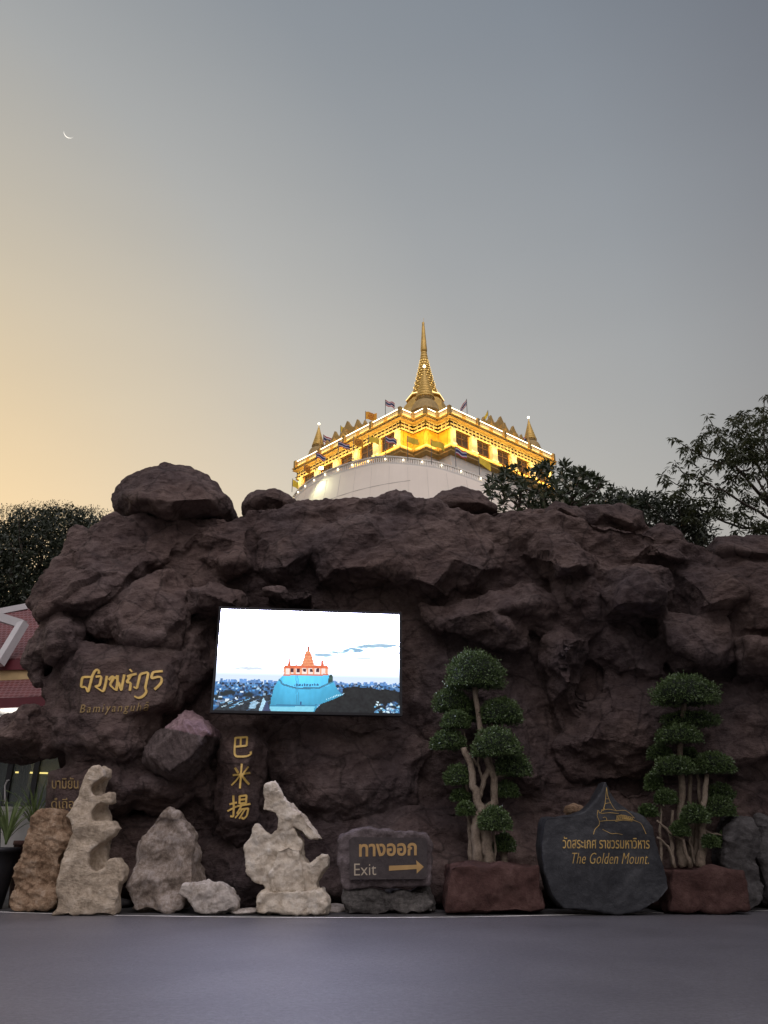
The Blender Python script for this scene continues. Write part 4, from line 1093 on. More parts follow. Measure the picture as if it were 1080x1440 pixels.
# ================================================================== TREES BEHIND
def samp(poly, n, rs):
    xs = [p[0] for p in poly]; ys = [p[1] for p in poly]; out = []
    while len(out) < n:
        p = (rs.uniform(min(xs), max(xs)), rs.uniform(min(ys), max(ys)))
        if in_poly(p, poly): out.append(p)
    return out
def crown(name, root, cl, per, spread, L, Wd, mat, rs, up=.3, droop=0.0, rosette=False):
    n = len(cl) * per
    C_ = np.repeat(np.array(cl), per, axis=0)
    d = rs.normal(size=(n, 3)); d /= np.linalg.norm(d, axis=1)[:, None]
    if rosette:
        B = C_ + d * spread * rs.uniform(0, .35, (n, 1)); D = d + np.array([0, 0, up])
    else:
        B = C_ + d * spread * rs.uniform(.1, 1, (n, 1)) ** .6; D = rs.normal(size=(n, 3)) + d * .6 + np.array([0, 0, up])
    V, Fc = leaf_quads(B, D, rs.uniform(L[0], L[1], n), rs.uniform(Wd[0], Wd[1], n), rs, droop)
    return mesh_obj(name, V, Fc, mat, root)
def limbs(root, base, fork, targets, rs, r0, mat, r1=.02):
    mb = MB()
    mid = (base + fork) / 2 + rs.normal(size=3) * [.15, .15, 0]
    mb.tube(wig([base, mid, fork], rs, .03, 4), np.linspace(r0, r0 * .6, 9), 8)
    mb.build('trunk', mat, root, True)
    mb = MB()
    for t_ in targets:
        m_ = fork * .5 + t_ * .5 + rs.normal(size=3) * .25 + [0, 0, .15]
        W_ = wig([fork, m_, t_], rs, .05, 4)
        mb.tube(W_, np.linspace(r0 * .42, r1, len(W_)), 5)
    mb.build('limbs', mat, root, True)
rs = np.random.RandomState(11)
# left tree, small leaves
poly = [(-160, 740), (-60, 722), (0, 722), (25, 714), (40, 712), (62, 706), (92, 708), (120, 712), (138, 722), (155, 732), (165, 765), (130, 830), (70, 880), (-160, 890)]
Yt = 31.0
tr_ = thing('bushy_tree', 'dark dense small leaved tree behind the left end of the rock wall', 'tree', (P(30, 800, Yt)[0], Yt, 0))
cl = [P(px, py + 14, Yt + rs.normal() * 1.3) for px, py in samp(poly, 1500, rs)]
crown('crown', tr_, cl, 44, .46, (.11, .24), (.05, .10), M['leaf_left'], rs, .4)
tips = [P(px, py + 8, Yt + rs.normal() * 1.0) for px, py in [(x + rs.normal() * 3, 716 - 9 * math.sin((x + 10) / 150 * math.pi) + rs.normal() * 5) for x in rs.uniform(-30, 150, 170)]]
crown('twig_tips', tr_, tips, 16, .20, (.06, .13), (.02, .04), M['leaf_left'], rs, .9)
limbs(tr_, np.array([P(30, 800, Yt)[0], Yt, 0]), P(30, 880, Yt), [cl[i] for i in rs.choice(len(cl), 26)], rs, .28, M['darkbark'])
# glossy rosette leaved tree
poly = [(682, 694), (690, 676), (706, 662), (724, 656), (745, 654), (768, 652), (790, 652), (812, 660), (836, 668), (858, 684), (872, 694), (905, 702), (915, 720), (880, 735), (700, 735), (705, 712)]
Yt = 23.0
tr_ = thing('glossy_leaved_tree', 'spreading tree with long glossy leaves just below the right end of the temple', 'tree', (P(775, 700, Yt)[0], Yt, 0))
cl = [P(px, py, Yt + rs.normal() * .9) for px, py in samp(poly, 330, rs)]
crown('crown', tr_, cl, 13, .10, (.20, .36), (.055, .085), M['leaf_plum'], rs, .75, .12, True)
limbs(tr_, np.array([P(775, 700, Yt)[0], Yt, 0]), P(770, 760, Yt), [cl[i] for i in rs.choice(len(cl), 40)], rs, .2, M['darkbark'], .018)
# flower specks
for px, py in samp(poly, 14, rs):
    mb = MB()
    p = P(px, py, Yt - 1.2 - rs.rand() * .5)
    for k in range(5):
        a_ = k * 1.2566; d_ = np.array([math.cos(a_), -.3, math.sin(a_)]) * .055; e_ = np.array([math.cos(a_ + .6), -.3, math.sin(a_ + .6)]) * .045
        mb.add([p, p + d_, p + d_ * .8 + e_ * .6, p + e_], [(0, 1, 2, 3)])
    mb.build('flower', M['petal'], tr_)
# dark low tree between
poly = [(845, 700), (880, 694), (905, 698), (930, 702), (960, 706), (985, 726), (1005, 745), (1012, 778), (985, 790), (940, 770), (900, 745), (855, 730)]
Yt = 22.0
tr_ = thing('low_dark_tree', 'low dark tree filling the dip between the glossy tree and the spreading tree', 'tree', (P(940, 740, Yt)[0], Yt, 0))
cl = [P(px, py, Yt + rs.normal() * .7) for px, py in samp(poly, 330, rs)]
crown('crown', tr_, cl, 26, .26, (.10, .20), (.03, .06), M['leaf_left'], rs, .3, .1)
limbs(tr_, np.array([P(940, 740, Yt)[0], Yt, 0]), P(945, 800, Yt), [cl[i] for i in rs.choice(len(cl), 18)], rs, .16, M['darkbark'])
# airy tree at the right edge
def cr(l): return [(900 + x / 5.539, 540 + y / 5.539) for x, y in l]
Yt = 20.8
bx = P(1190, 800, Yt)[0]
tr_ = thing('spreading_tree', 'airy tree with drooping leaflets and long bare limbs at the right edge', 'tree', (bx, Yt, 0))
fork = P(1185, 850, Yt)
mb = MB(); mb.tube(wig([np.array([bx, Yt, 0]), np.array([bx + .2, Yt + .1, 4]), fork], rs, .04, 5), np.linspace(.30, .2, 11), 9)
mb.build('trunk', M['darkbark'], tr_, True)
br_px = [[(1010, 1040), (870, 965), (680, 855), (500, 765), (420, 715), (260, 630)], [(1010, 1150), (800, 1120), (620, 1060), (430, 960), (330, 800), (150, 700)], [(1010, 920), (880, 790), (740, 640), (540, 590), (400, 510), (270, 430)],
         [(1010, 960), (830, 740), (700, 600), (640, 470), (570, 330), (520, 245)], [(1010, 800), (900, 600), (860, 440), (790, 240)], [(1010, 700), (980, 500), (960, 300), (980, 80)], [(900, 1130), (760, 1085), (640, 1050), (560, 1070)], [(860, 660), (760, 700), (690, 820), (640, 860)], [(1010, 890), (900, 720), (800, 700), (700, 760)],
         [(900, 620), (820, 480), (740, 380)], [(1040, 640), (1000, 520), (1010, 380)]]
mb = MB(); cl = []
def branch(pl, r0, r1, dep):
    W_ = [P(px, py, Yt + dep + .25 * math.sin(i * 1.7 + dep * 5)) for i, (px, py) in enumerate(pl)]
    W_ = wig(W_, rs, .02, 4); mb.tube(W_, np.linspace(r0, r1, len(W_)), 5); return W_
for i, pl in enumerate(br_px):
    q = cr(pl); dep = rs.normal() * .5
    if i in (0, 1, 2, 3, 4, 5): q = [(1130, 830 - i * 8)] + q; q = [(1185, 850)] + q
    branch(q, .06 if i < 6 else .035, .010, dep)
mb.build('limbs', M['darkbark'], tr_, True)
tuft = [(525, 250, 20, 2), (260, 430, 22, 3), (320, 485, 25, 3), (375, 505, 22, 3), (250, 630, 20, 2), (290, 660, 18, 2), (170, 710, 35, 4), (215, 775, 35, 5), (250, 830, 60, 10), (280, 880, 45, 7), (350, 790, 45, 7), (380, 600, 35, 5), (375, 690, 38, 6), (400, 725, 25, 3), (440, 440, 35, 6), (470, 480, 40, 8), (510, 390, 35, 5), (540, 345, 30, 4), (620, 360, 30, 4), (590, 420, 40, 5), (560, 480, 35, 4), (450, 540, 30, 4), (490, 745, 35, 4), (470, 810, 45, 7), (580, 790, 38, 5), (480, 670, 30, 3),
        (640, 440, 50, 8), (740, 290, 40, 8), (800, 250, 50, 10), (840, 290, 45, 10), (760, 360, 45, 8), (700, 480, 55, 10), (780, 430, 60, 14), (850, 400, 60, 14), (900, 430, 50, 10), (680, 560, 60, 14), (760, 540, 70, 18), (840, 500, 70, 18), (640, 610, 50, 10), (580, 620, 40, 7), (720, 620, 50, 8), (820, 600, 60, 12), (900, 560, 60, 12), (960, 330, 50, 12), (930, 270, 40, 8), (960, 200, 40, 6), (980, 90, 30, 4), (980, 420, 45, 9), (960, 600, 60, 12), (990, 520, 50, 10),
        (720, 720, 50, 8), (780, 700, 45, 7), (700, 790, 38, 5), (800, 760, 40, 5), (880, 700, 45, 7), (950, 700, 45, 7), (650, 850, 30, 3), (810, 860, 35, 5), (860, 900, 45, 6), (930, 880, 40, 6), (900, 950, 40, 5), (980, 820, 40, 6), (600, 890, 40, 7), (590, 950, 55, 10), (640, 1000, 60, 10), (540, 1000, 50, 8), (480, 920, 50, 8), (420, 940, 60, 9), (380, 1000, 55, 8), (720, 980, 45, 6), (790, 965, 45, 7), (770, 1040, 45, 6), (850, 1030, 40, 4), (880, 1110, 50, 6), (740, 1140, 40, 4), (930, 1150, 60, 12), (980, 1100, 50, 8), (970, 1190, 60, 14), (880, 1190, 60, 10), (430, 1050, 50, 7), (360, 930, 40, 6), (1040, 300, 80, 14), (1060, 500, 90, 16), (1080, 700, 90, 16), (1080, 900, 90, 12), (1060, 1120, 80, 14)]
for x, y, r_, k in tuft:
    for _ in range(int(k * 1.2 + .5)):
        px, py = cr([(x + rs.normal() * r_ * .55, y + rs.normal() * r_ * .55)])[0]
        cl.append(P(px, py, Yt + rs.normal() * .55))
# leaflets hanging in little umbrellas
per = 8
n = len(cl) * per
C_ = np.repeat(np.array(cl), per, axis=0)
ang = rs.uniform(0, 6.283, n)
D = np.stack([np.cos(ang), np.sin(ang), rs.uniform(-1.0, .15, n)], 1)
B = C_ + D * rs.uniform(.01, .05, (n, 1))
V, Fc = leaf_quads(B, D, rs.uniform(.12, .24, n), rs.uniform(.035, .06, n), rs, .25)
mesh_obj('crown', V, Fc, M['leaf_right'], tr_)

# unseen tree canopy added right of the viewer to darken the right rock wall
tr_ = thing('unseen_light_blocker', 'unseen leafy canopy added to darken the right of the rock wall', 'tree', (14.5, 9.0, 0))
cl = []
while len(cl) < 1500:
    v = rs.normal(size=3); v = v / np.linalg.norm(v) * rs.uniform(.3, 1) ** .5
    cl.append(np.array([10.5, 4.6, 17.6]) + v * [7.0, 5.4, 3.4] if len(cl) % 3 else np.array([14.2, 7.0, 10.5]) + v * [5.6, 6.0, 6.5])
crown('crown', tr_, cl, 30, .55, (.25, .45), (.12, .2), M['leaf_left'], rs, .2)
limbs(tr_, np.array([14.5, 9.0, 0]), np.array([14.3, 7.5, 7.6]), [cl[i] for i in rs.choice(len(cl), 24)], rs, .35, M['darkbark'])

# ================================================================== STRAP LEAVED PLANTS, POTS
def strap_plant(name, px, py, Yp, n, ln, label, seed, spread=.8):
    rs = np.random.RandomState(seed)
    c = P(px, py, Yp)
    root = thing(name, label, 'plant', tuple(c), 'spiky plants at the left edge')
    mb = MB()
    for i in range(n):
        a_ = rs.uniform(0, 6.283); l_ = ln * rs.uniform(.6, 1.1); lean = rs.uniform(.15, spread)
        d_ = np.array([math.cos(a_), math.sin(a_), 0])
        pts = [c + d_ * (lean * l_ * t_ ** 1.4) + np.array([0, 0, l_ * (t_ - lean * .55 * t_ ** 2.4)]) for t_ in np.linspace(0, 1, 6)]
        sd_ = np.array([-d_[1], d_[0], 0]); w_ = .045
        V_ = []
        for j, p in enumerate(pts):
            k = w_ * (1 - (j / 5) ** 2 * .95); V_ += [p - sd_ * k / 2 + [0, 0, .008], p, p + sd_ * k / 2 + [0, 0, .008]]
        fc_ = []
        for j in range(5): fc_ += [(3 * j, 3 * j + 1, 3 * j + 4, 3 * j + 3), (3 * j + 1, 3 * j + 2, 3 * j + 5, 3 * j + 4)]
        mb.add(V_, fc_)
    mb.build('leaves', M['leaf_strap'], root)
    return root
strap_plant('spiky_plant', 8, 1188, 17.3, 46, 1.25, 'spiky dark green plant at the left picture edge beside a black pot', 3)
strap_plant('spiky_plant', 46, 1168, 18.2, 40, 1.15, 'pale green spiky plant behind the top of the tan stone', 4, 1.0)
def pot(px0, px1, py0, py1, Yp, mat, label):
    a_, b_ = P(px0, py0, Yp), P(px1, py1, Yp)
    cx, r_ = (a_[0] + b_[0]) / 2, abs(b_[0] - a_[0]) / 2
    zt_ = P(px0, py0, Yp)[2]
    root = thing('plant_pot', label, 'pot', (cx, Yp + r_, 0), 'plant pots at the left edge')
    mb = MB(); mb.lathe((cx, Yp + r_), [(0.0, r_ * .66), (zt_ * .3, r_ * .80), (zt_ * .7, r_ * .95), (zt_ - .09, r_), (zt_ - .09, r_ * 1.07), (zt_, r_ * 1.07), (zt_, r_ * .9), (zt_ - .1, r_ * .88)], 24)
    mb.build('pot_body', mat, root, True)
    mb = MB(); mb.lathe((cx, Yp + r_), [(zt_ - .14, r_ * .85), (zt_ - .08, r_ * .84)], 20)
    mb.build('soil', M['earth'], root)
pot(-44, 1, 1192, 1260, 17.0, M['black'], 'black round pot cut by the left picture edge')
pot(14, 42, 1182, 1240, 17.7, M['planter'], 'reddish brown pot behind the tan stone')

# ================================================================== TEMPLE ON THE MOUNT
DC = 100.0
TH = math.atan(.0617)
AX = np.array([DC * .0617, DC, 0.0])
def T(l, d, z):        # temple coordinates: l to the right, d away, z above the eye
    l = l * (1.10 if l < 0 else 1.045); z = z - .8 * min(1.0, max(0.0, (z - 44.4) / 4.6))
    return np.array([AX[0] + l * math.cos(TH) + d * math.sin(TH), AX[1] - l * math.sin(TH) + d * math.cos(TH), H + z])
def plan(off, g=16.0, w=2.85, h=1.42):
    g = g + off * 1.15; w_ = w
    pts = []
    for k in range(4):
        a_ = k * math.pi / 2
        for x, y in ((-w_, -g), (-w_ / 2, -g + h), (0, -g), (w_ / 2, -g + h), (w_, -g)):
            pts.append((x * math.cos(a_) - y * math.sin(a_), x * math.sin(a_) + y * math.cos(a_)))
    return pts
def loft(mb, levels, m=0, cap=True):
    n = 20; V_ = []
    for z, off in levels: V_ += [T(x, y, z) for x, y in plan(off)]
    Fc_ = []
    for i in range(len(levels) - 1):
        for k in range(n):
            k2 = (k + 1) % n
            Fc_.append((i * n + k, i * n + k2, (i + 1) * n + k2, (i + 1) * n + k))
    if cap:
        Fc_.append(tuple((len(levels) - 1) * n + k for k in range(n)))
        Fc_.append(tuple(range(n - 1, -1, -1)))
    mb.add(V_, Fc_, m)

# -- the conical white wall with its sloping rim
mount = thing('temple_mount', 'white conical wall of the mount with a lamp lit balcony below the gold temple', 'monument', (AX[0], AX[1], 0))
RW = 19.4
def rim_z(a):          # a in degrees, 0 faces the camera, positive to the right
    xs = [-180, -60, -20, 0, 20, 50, 90, 180]; zs = [41.0, 40.8, 40.8, 39.4, 37.0, 33.7, 32.5, 32.5]
    return float(np.interp(a, xs, zs))
def cone(a, z, dr=0):
    r_ = RW + max(0, (40.8 - z)) * .22 + dr
    t_ = R(a)
    return np.array([AX[0] + r_ * math.sin(t_ + .0617 * 0), AX[1] - r_ * math.cos(t_), H + z])
mb = MB(); na = 120; V_ = []
angs = np.linspace(-180, 180, na + 1)
zz = [0, .12, .3, .5, .7, .85, 1.0]
for a in angs:
    for t_ in zz:
        z_ = -1 + (rim_z(a) + 1) * t_; V_.append(cone(a, z_))
    V_.append(cone(a, rim_z(a), -2.6))
nz = len(zz) + 1
mb.add(V_, [(i * nz + j, (i + 1) * nz + j, (i + 1) * nz + j + 1, i * nz + j + 1) for i in range(na) for j in range(nz - 1)])
mb.build('cone_wall', M['white_wall'], mount)
mb = MB()             # seams in the plaster
for a in np.arange(-75, 70, 6.5):
    z1 = rim_z(a) - .3
    pts = [cone(a + (z1 - z_) * .12, z_, .012) for z_ in np.linspace(z1, z1 - 10, 5)]
    mb = MB()
    for p, q in zip(pts[:-1], pts[1:]): mb.beam(p, q, .02, .02, (0, 1, 0))
    mb.build('plaster_seam', M['seam'], mount)
mb = MB()
for z_ in (36.5,):
    pts = [cone(a, min(z_ + (a + 75) * .02, rim_z(a) - 1), .012) for a in np.arange(-75, -8, 6)]
    for p, q in zip(pts[:-1], pts[1:]): mb.beam(p, q, .05, .05)
mb.build('plaster_seam', M['seam'], mount)
# balustrade
mb = MB(); lampmb = []
arc = np.arange(-100, 75, 2.4)
for a, b in zip(arc[:-1], arc[1:]):
    mb.beam(cone(a, rim_z(a) + 1.02, -.2), cone(b, rim_z(b) + 1.02, -.2), .34, .16)
    mb.beam(cone(a, rim_z(a) + .1, -.2), cone(b, rim_z(b) + .1, -.2), .42, .22)
    for k in range(3):
        c_ = a + (b - a) * k / 3
        mb.beam(cone(c_, rim_z(c_) + .2, -.2), cone(c_, rim_z(c_) + .96, -.2), .17, .17, (0, 1, 0))
mb.build('balustrade', M['plinth'], mount)
for a in np.arange(-96, 60, 6.5):
    z_ = rim_z(a)
    m2 = MB(); m2.lathe(cone(a, z_, .02)[:2], [(H + z_ + .47, .03), (H + z_ + .52, .07), (H + z_ + .62, .075), (H + z_ + .69, .03)], 8)
    m2.build('lamp', M['lamp'], mount)

# -- the gold building
temple = thing('hilltop_temple', 'gold lit temple with a tall spire on top of the white mount', 'temple', (AX[0], AX[1], H + 35))
mb = MB(); loft(mb, [(34, .2), (42.9, .2)]); mb.build('plinth', M['plinth'], temple)
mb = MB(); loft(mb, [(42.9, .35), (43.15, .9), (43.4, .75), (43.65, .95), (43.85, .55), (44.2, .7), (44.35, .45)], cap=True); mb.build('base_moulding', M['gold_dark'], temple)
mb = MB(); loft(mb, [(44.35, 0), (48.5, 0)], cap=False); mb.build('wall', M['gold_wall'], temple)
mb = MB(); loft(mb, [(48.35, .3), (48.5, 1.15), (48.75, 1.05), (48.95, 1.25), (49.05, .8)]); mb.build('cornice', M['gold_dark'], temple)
mb = MB(); loft(mb, [(49.05, .7), (50.05, .7), (50.05, .35), (49.3, .35)], cap=False); loft(mb, [(49.2, .34), (49.3, .34)]); mb.build('parapet', M['gold'], temple)
def edges(off, only=None):
    p = plan(off); n = len(p)
    return [(np.array(p[k]), np.array(p[(k + 1) % n])) for k in range(n)]
# rim lights and eave lights
mb = MB()
for a, b in edges(.62): mb.beam(T(a[0], a[1], 50.12), T(b[0], b[1], 50.12), .11, .11)
mb.build('rim_light', M['strip'], temple)
# strip lamps tucked on the base moulding and the cornice, shining at the wall and the parapet
def strip_lamp(a, b, z, tilt, watts, wid=.25):
    A_, B__ = T(a[0], a[1], z), T(b[0], b[1], z)
    d_ = B__ - A_; L_ = float(np.linalg.norm(d_)); d_ = d_ / L_
    inw = np.cross((0, 0, 1), d_)
    dirv = inw * math.cos(tilt) + np.array([0, 0, 1]) * math.sin(tilt)
    la = bpy.data.lights.new('strip_lamp', 'AREA'); la.shape = 'RECTANGLE'; la.size = L_ * .96; la.size_y = wid
    la.energy = watts * L_; la.color = (1.0, .68, .22)
    o = bpy.data.objects.new('strip_lamp', la); COL.objects.link(o); o.parent = temple
    zz_ = Vector(-dirv); xx = Vector(d_); yy = zz_.cross(xx)
    mt = Matrix((xx, yy, zz_)).transposed().to_4x4()
    o.matrix_local = Matrix.Translation(Vector((A_ + B__) / 2 - wloc(temple))) @ mt
for k, (a, b) in enumerate(edges(1.0)):
    if k in (0, 1, 2, 3, 4, 19):
        strip_lamp(a, b, 44.15, R(32), 18.0)
        strip_lamp(np.array(a) * 1.03, np.array(b) * 1.03, 45.9, R(48), 22.0)
        strip_lamp(a, b, 49.10, R(35), 6.5, .15)
# lattice frieze: a dark backing and a pierced screen of upright and cross slats before it
mb = MB(); loft(mb, [(46.98, .30), (48.36, .30)], cap=False); mb.build('frieze_backing', M['darkred'], temple)
mb = MB()
for a, b in edges(.55):
    L_ = np.linalg.norm(b - a); n_ = max(2, int(round(L_ / .66)))
    for z_ in (47.10, 47.70, 48.28):
        mb.beam(T(a[0], a[1], z_), T(b[0], b[1], z_), .10, .17)
    for k in range(n_ + 1):
        q = a + (b - a) * k / n_
        mb.beam(T(q[0], q[1], 47.05), T(q[0], q[1], 48.34), .12, .12, (0, 1, 0))
mb.build('lattice_frieze', M['frieze'], temple)
# panels on the parapet
mb = MB()
for a, b in edges(.74):
    L_ = np.linalg.norm(b - a); n_ = max(1, int(round(L_ / 2.6)))
    for k in range(n_):
        p, q = a + (b - a) * (k + .14) / n_, a + (b - a) * (k + .86) / n_
        mb.beam(T(p[0], p[1], 49.55), T(q[0], q[1], 49.55), .05, .5)
mb.build('parapet_panels', M['cream'], temple)
mb = MB()
for a, b in edges(.80):
    L_ = np.linalg.norm(b - a); n_ = max(1, int(round(L_ / 5)))
    for k in range(n_):
        p = a + (b - a) * k / n_; c_ = T(p[0], p[1], 49.62); m2 = MB(); m2.box(c_, (.42, .42, 1.12), rz=.785); m2.build('parapet_post', M['gold_dark'], temple)
# windows, columns and panels on each long face
p0 = plan(0)
faces_ = [(np.array(p0[4 + 5 * k]), np.array(p0[(5 + 5 * k) % 20])) for k in range(4)]
for fi, (a, b) in enumerate(faces_):
    if fi in (1, 2): continue
    d_ = (b - a); L_ = np.linalg.norm(d_); d_ /= L_
    nn = np.array([d_[1], -d_[0]])
    def fp(s, o, z): q = a + d_ * s + nn * o; return T(q[0], q[1], z)
    def fbox(mb, s0, s1, o0, o1, z0, z1, m=0):
        mb.hexa([fp(s0, o1, z0), fp(s1, o1, z0), fp(s1, o0, z0), fp(s0, o0, z0), fp(s0, o1, z1), fp(s1, o1, z1), fp(s1, o0, z1), fp(s0, o0, z1)], m)
    bay = L_ / 5.0
    for k in range(5):
        s0 = k * bay
        w0, w1 = s0 + bay * .24, s0 + bay * .76
        mb = MB()
        for (x0, x1, z0, z1) in ((w0 - .12, w0, 44.75, 47.05), (w1, w1 + .12, 44.75, 47.05), (w0, w1, 46.93, 47.05), (w0, w1, 44.75, 44.87), ((w0 + w1) / 2 - .05, (w0 + w1) / 2 + .05, 44.87, 46.93), (w0, w1, 46.0, 46.08)):
            fbox(mb, x0, x1, .02, .16, z0, z1)
        wf = mb.build('window', M['darkred'], temple)
        mb = MB(); fbox(mb, w0, w1, .01, .07, 44.87, 46.93); mb.build('pane', M['dark_glass'], wf)
        for cs_ in (s0 + bay * .06, s0 + bay * .94):
            mb = MB(); fbox(mb, cs_ - .24, cs_ + .24, .05, .50, 44.62, 46.85); fbox(mb, cs_ - .32, cs_ + .32, .03, .58, 44.36, 44.62); fbox(mb, cs_ - .31, cs_ + .31, .03, .58, 46.85, 47.05)
            mb.build('column', M['cream'], temple)
# orange panels in the near redented corner
mb = MB()
for (a, b) in [(np.array(p0[k]), np.array(p0[k + 1])) for k in range(4)]:
    p, q = a + (b - a) * .2, a + (b - a) * .8
    n_ = np.array([(b - a)[1], -(b - a)[0]]); n_ /= np.linalg.norm(n_)
    p, q = p + n_ * .05, q + n_ * .05
    mb.beam(T(p[0], p[1], 45.75), T(q[0], q[1], 45.75), .06, 2.2)
mb.build('niche_panel', M['niche'], temple)

# -- spires
mb = MB(); mb.lathe(AX[:2], [(H + 49.3, 6.6), (H + 51, 6.6), (H + 51.5, 6.0), (H + 54, 5.4), (H + 56, 4.7), (H + 57.4, 3.6), (H + 58, 3.3)], 32); mb.build('bell', M['spire_gold'], temple, True)
mb = MB()
def sqblock(mb, c, r0, r1, z0, z1, rot=math.pi / 4 - .06, n=4):
    V_ = []
    for z_, r_ in ((z0, r0), (z1, r1)):
        V_ += [(c[0] + r_ * math.sin(2 * math.pi * k / n - rot + math.pi / 4), c[1] - r_ * math.cos(2 * math.pi * k / n - rot + math.pi / 4), H + z_) for k in range(n)]
    mb.add(V_, [(k, (k + 1) % n, n + (k + 1) % n, n + k) for k in range(n)] + [tuple(range(n))[::-1], tuple(range(n, 2 * n))])
for r0, r1, z0, z1 in ((3.3, 3.2, 56.6, 59.3), (2.95, 2.8, 59.3, 59.7), (2.6, 2.5, 59.7, 60.2), (2.85, 2.85, 60.2, 60.4), (2.3, 2.2, 60.55, 61.0)):
    sqblock(mb, AX, r0, r1, z0, z1, math.pi / 4, 8)
mb.build('throne', M['spire_gold'], temple)
mb = MB(); sqblock(mb, AX, 2.87, 2.87, 60.42, 60.50, math.pi / 4, 8); mb.build('throne_light', M['soft_strip'], temple)
prof = []
nr = 16
for i in range(nr):
    t_ = i / nr; z_ = 60.9 + 8.3 * t_; r_ = 1.65 * (1 - t_) ** 1.3 + .44
    prof += [(H + z_, r_), (H + z_ + .30, r_ * .96), (H + z_ + .31, r_ * .80), (H + z_ + .44, r_ * .80)]
mb = MB(); mb.lathe(AX[:2], prof, 20); mb.build('spire_rings', M['spire_gold'], temple, True)
mb = MB(); mb.lathe(AX[:2], [(H + 69, .44), (H + 69.4, .52), (H + 70.4, .45), (H + 72, .34), (H + 73.6, .24), (H + 74.2, .19), (H + 74.6, .20), (H + 74.65, .02)], 12); mb.tube([np.array([AX[0], AX[1], H + 74.4]), np.array([AX[0] + .12, AX[1], H + 75.5])], .025, 5); mb.build('spire_tip', M['spire_gold'], temple, True)
# light beads on the rings
mb = MB()
for i in range(nr - 3):
    t_ = i / nr; z_ = 61.1 + 8.3 * t_; r_ = 1.65 * (1 - t_) ** 1.3 + .44
    for k in range(12):
        a_ = k / 12 * 6.283 + i * .2
        mb.box((AX[0] + r_ * math.cos(a_), AX[1] + r_ * math.sin(a_), H + z_), (.09, .09, .09))
mb.build('light_beads', glow('bead_light', (1.0, .70, .22), 1.3), temple)
# corner chedis
def chedi(l, d, zb_, h_, nm='corner_chedi'):
    c_ = T(l, d, 0)
    k = h_ / 8.0; WK = 1.5
    mb = MB()
    for r0, r1, z0, z1 in ((2.0, 2.0, -.4, .9), (2.15, 2.15, .9, 1.15), (1.75, 1.6, 1.15, 1.7)):
        sqblock(mb, c_, r0 * k * WK * .8, r1 * k * WK * .8, zb_ + z0 * k, zb_ + z1 * k, math.pi / 4 - TH * 0, 4)
    ch = mb.build(nm, M['gold_dark'], temple)
    mb = MB(); mb.lathe(c_[:2], [(H + zb_ + z_ * k, r_ * k * WK) for z_, r_ in ((1.7, 1.2), (1.9, 1.12), (2.6, 1.0), (3.1, .82), (3.4, .55), (3.5, .68), (3.7, .68))], 14); mb.build('chedi_bell', M['chedi_rust'], ch, True)
    pr = []
    for i in range(9):
        t_ = i / 9; z_ = 3.7 + 3.6 * t_; r_ = (.66 * (1 - t_) ** 1.1 + .08) * WK; pr += [(H + zb_ + z_ * k, r_ * k), (H + zb_ + (z_ + .25) * k, r_ * .95 * k), (H + zb_ + (z_ + .26) * k, r_ * .75 * k)]
    pr += [(H + zb_ + 7.6 * k, .06 * k), (H + zb_ + 8 * k, .02)]
    mb = MB(); mb.lathe(c_[:2], pr, 12); mb.build('chedi_spire', M['spire_gold'], ch, True)
    mb = MB(); mb.lathe(c_[:2], [(H + zb_ + 7.85 * k, .02), (H + zb_ + 7.95 * k, .16), (H + zb_ + 8.15 * k, .16), (H + zb_ + 8.25 * k, .02)], 8); mb.build('chedi_lamp', M['lamp'], ch)
chedi(0, -11.2, 49.4, 9.6)
chedi(-14.4, -.6, 49.6, 7.0)
chedi(14.4, -.6, 49.6, 7.0)
# gable crowns half way along each roof edge
for sgn in (-1, 1):
    a, b = (faces_[0] if sgn == 1 else faces_[3])
    d_ = (b - a) / np.linalg.norm(b - a); nn = np.array([d_[1], -d_[0]])
    mid = a + (b - a) * (.58 if sgn == 1 else .42)
    mb = MB(); mb2 = MB()
    for (s0, hw, ht, o) in ((0, 1.7, 2.5, -.9), (-2.2, 1.2, 1.95, -.7), (2.2, 1.2, 1.95, -.7), (-3.7, .7, 1.35, -.6), (3.7, .7, 1.35, -.6), (0, .9, 1.6, -.3)):
        outl = [(-1, 0), (-1.0, .35), (-.82, .5), (-.72, .68), (-.42, .78), (-.22, .95), (0, 1.16), (.22, .95), (.42, .78), (.72, .68), (.82, .5), (1.0, .35), (1, 0)]
        def gp(u, v, oo): q = mid + d_ * (s0 + u * hw) + nn * oo; return T(q[0], q[1], 50.3 + v * ht * 1.18)
        A_ = [gp(u, v, o) for u, v in outl]; B__ = [gp(u, v, o - .35) for u, v in outl]; n_ = len(A_)
        mb.add(A_ + B__, [tuple(range(n_)), tuple(range(2 * n_ - 1, n_ - 1, -1))] + [(i + n_, (i + 1) % n_ + n_, (i + 1) % n_, i) for i in range(n_)])
        A_ = [gp(u * .6, .1 + v * .55, o + .03) for u, v in outl]; B__ = [gp(u * .6, .1 + v * .55, o - .1) for u, v in outl]
        mb2.add(A_ + B__, [tuple(range(n_)), tuple(range(2 * n_ - 1, n_ - 1, -1))] + [(i + n_, (i + 1) % n_ + n_, (i + 1) % n_, i) for i in range(n_)])
    q = mid + d_ * (4.2 * sgn); mb.tube([T(q[0], q[1], 49.6), T(q[0], q[1], 51.0), T(q[0], q[1], 52.6)], [.3, .16, .03], 6)
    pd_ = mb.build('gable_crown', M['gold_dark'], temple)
    mb2.build('gable_inset', M['gold'], pd_)

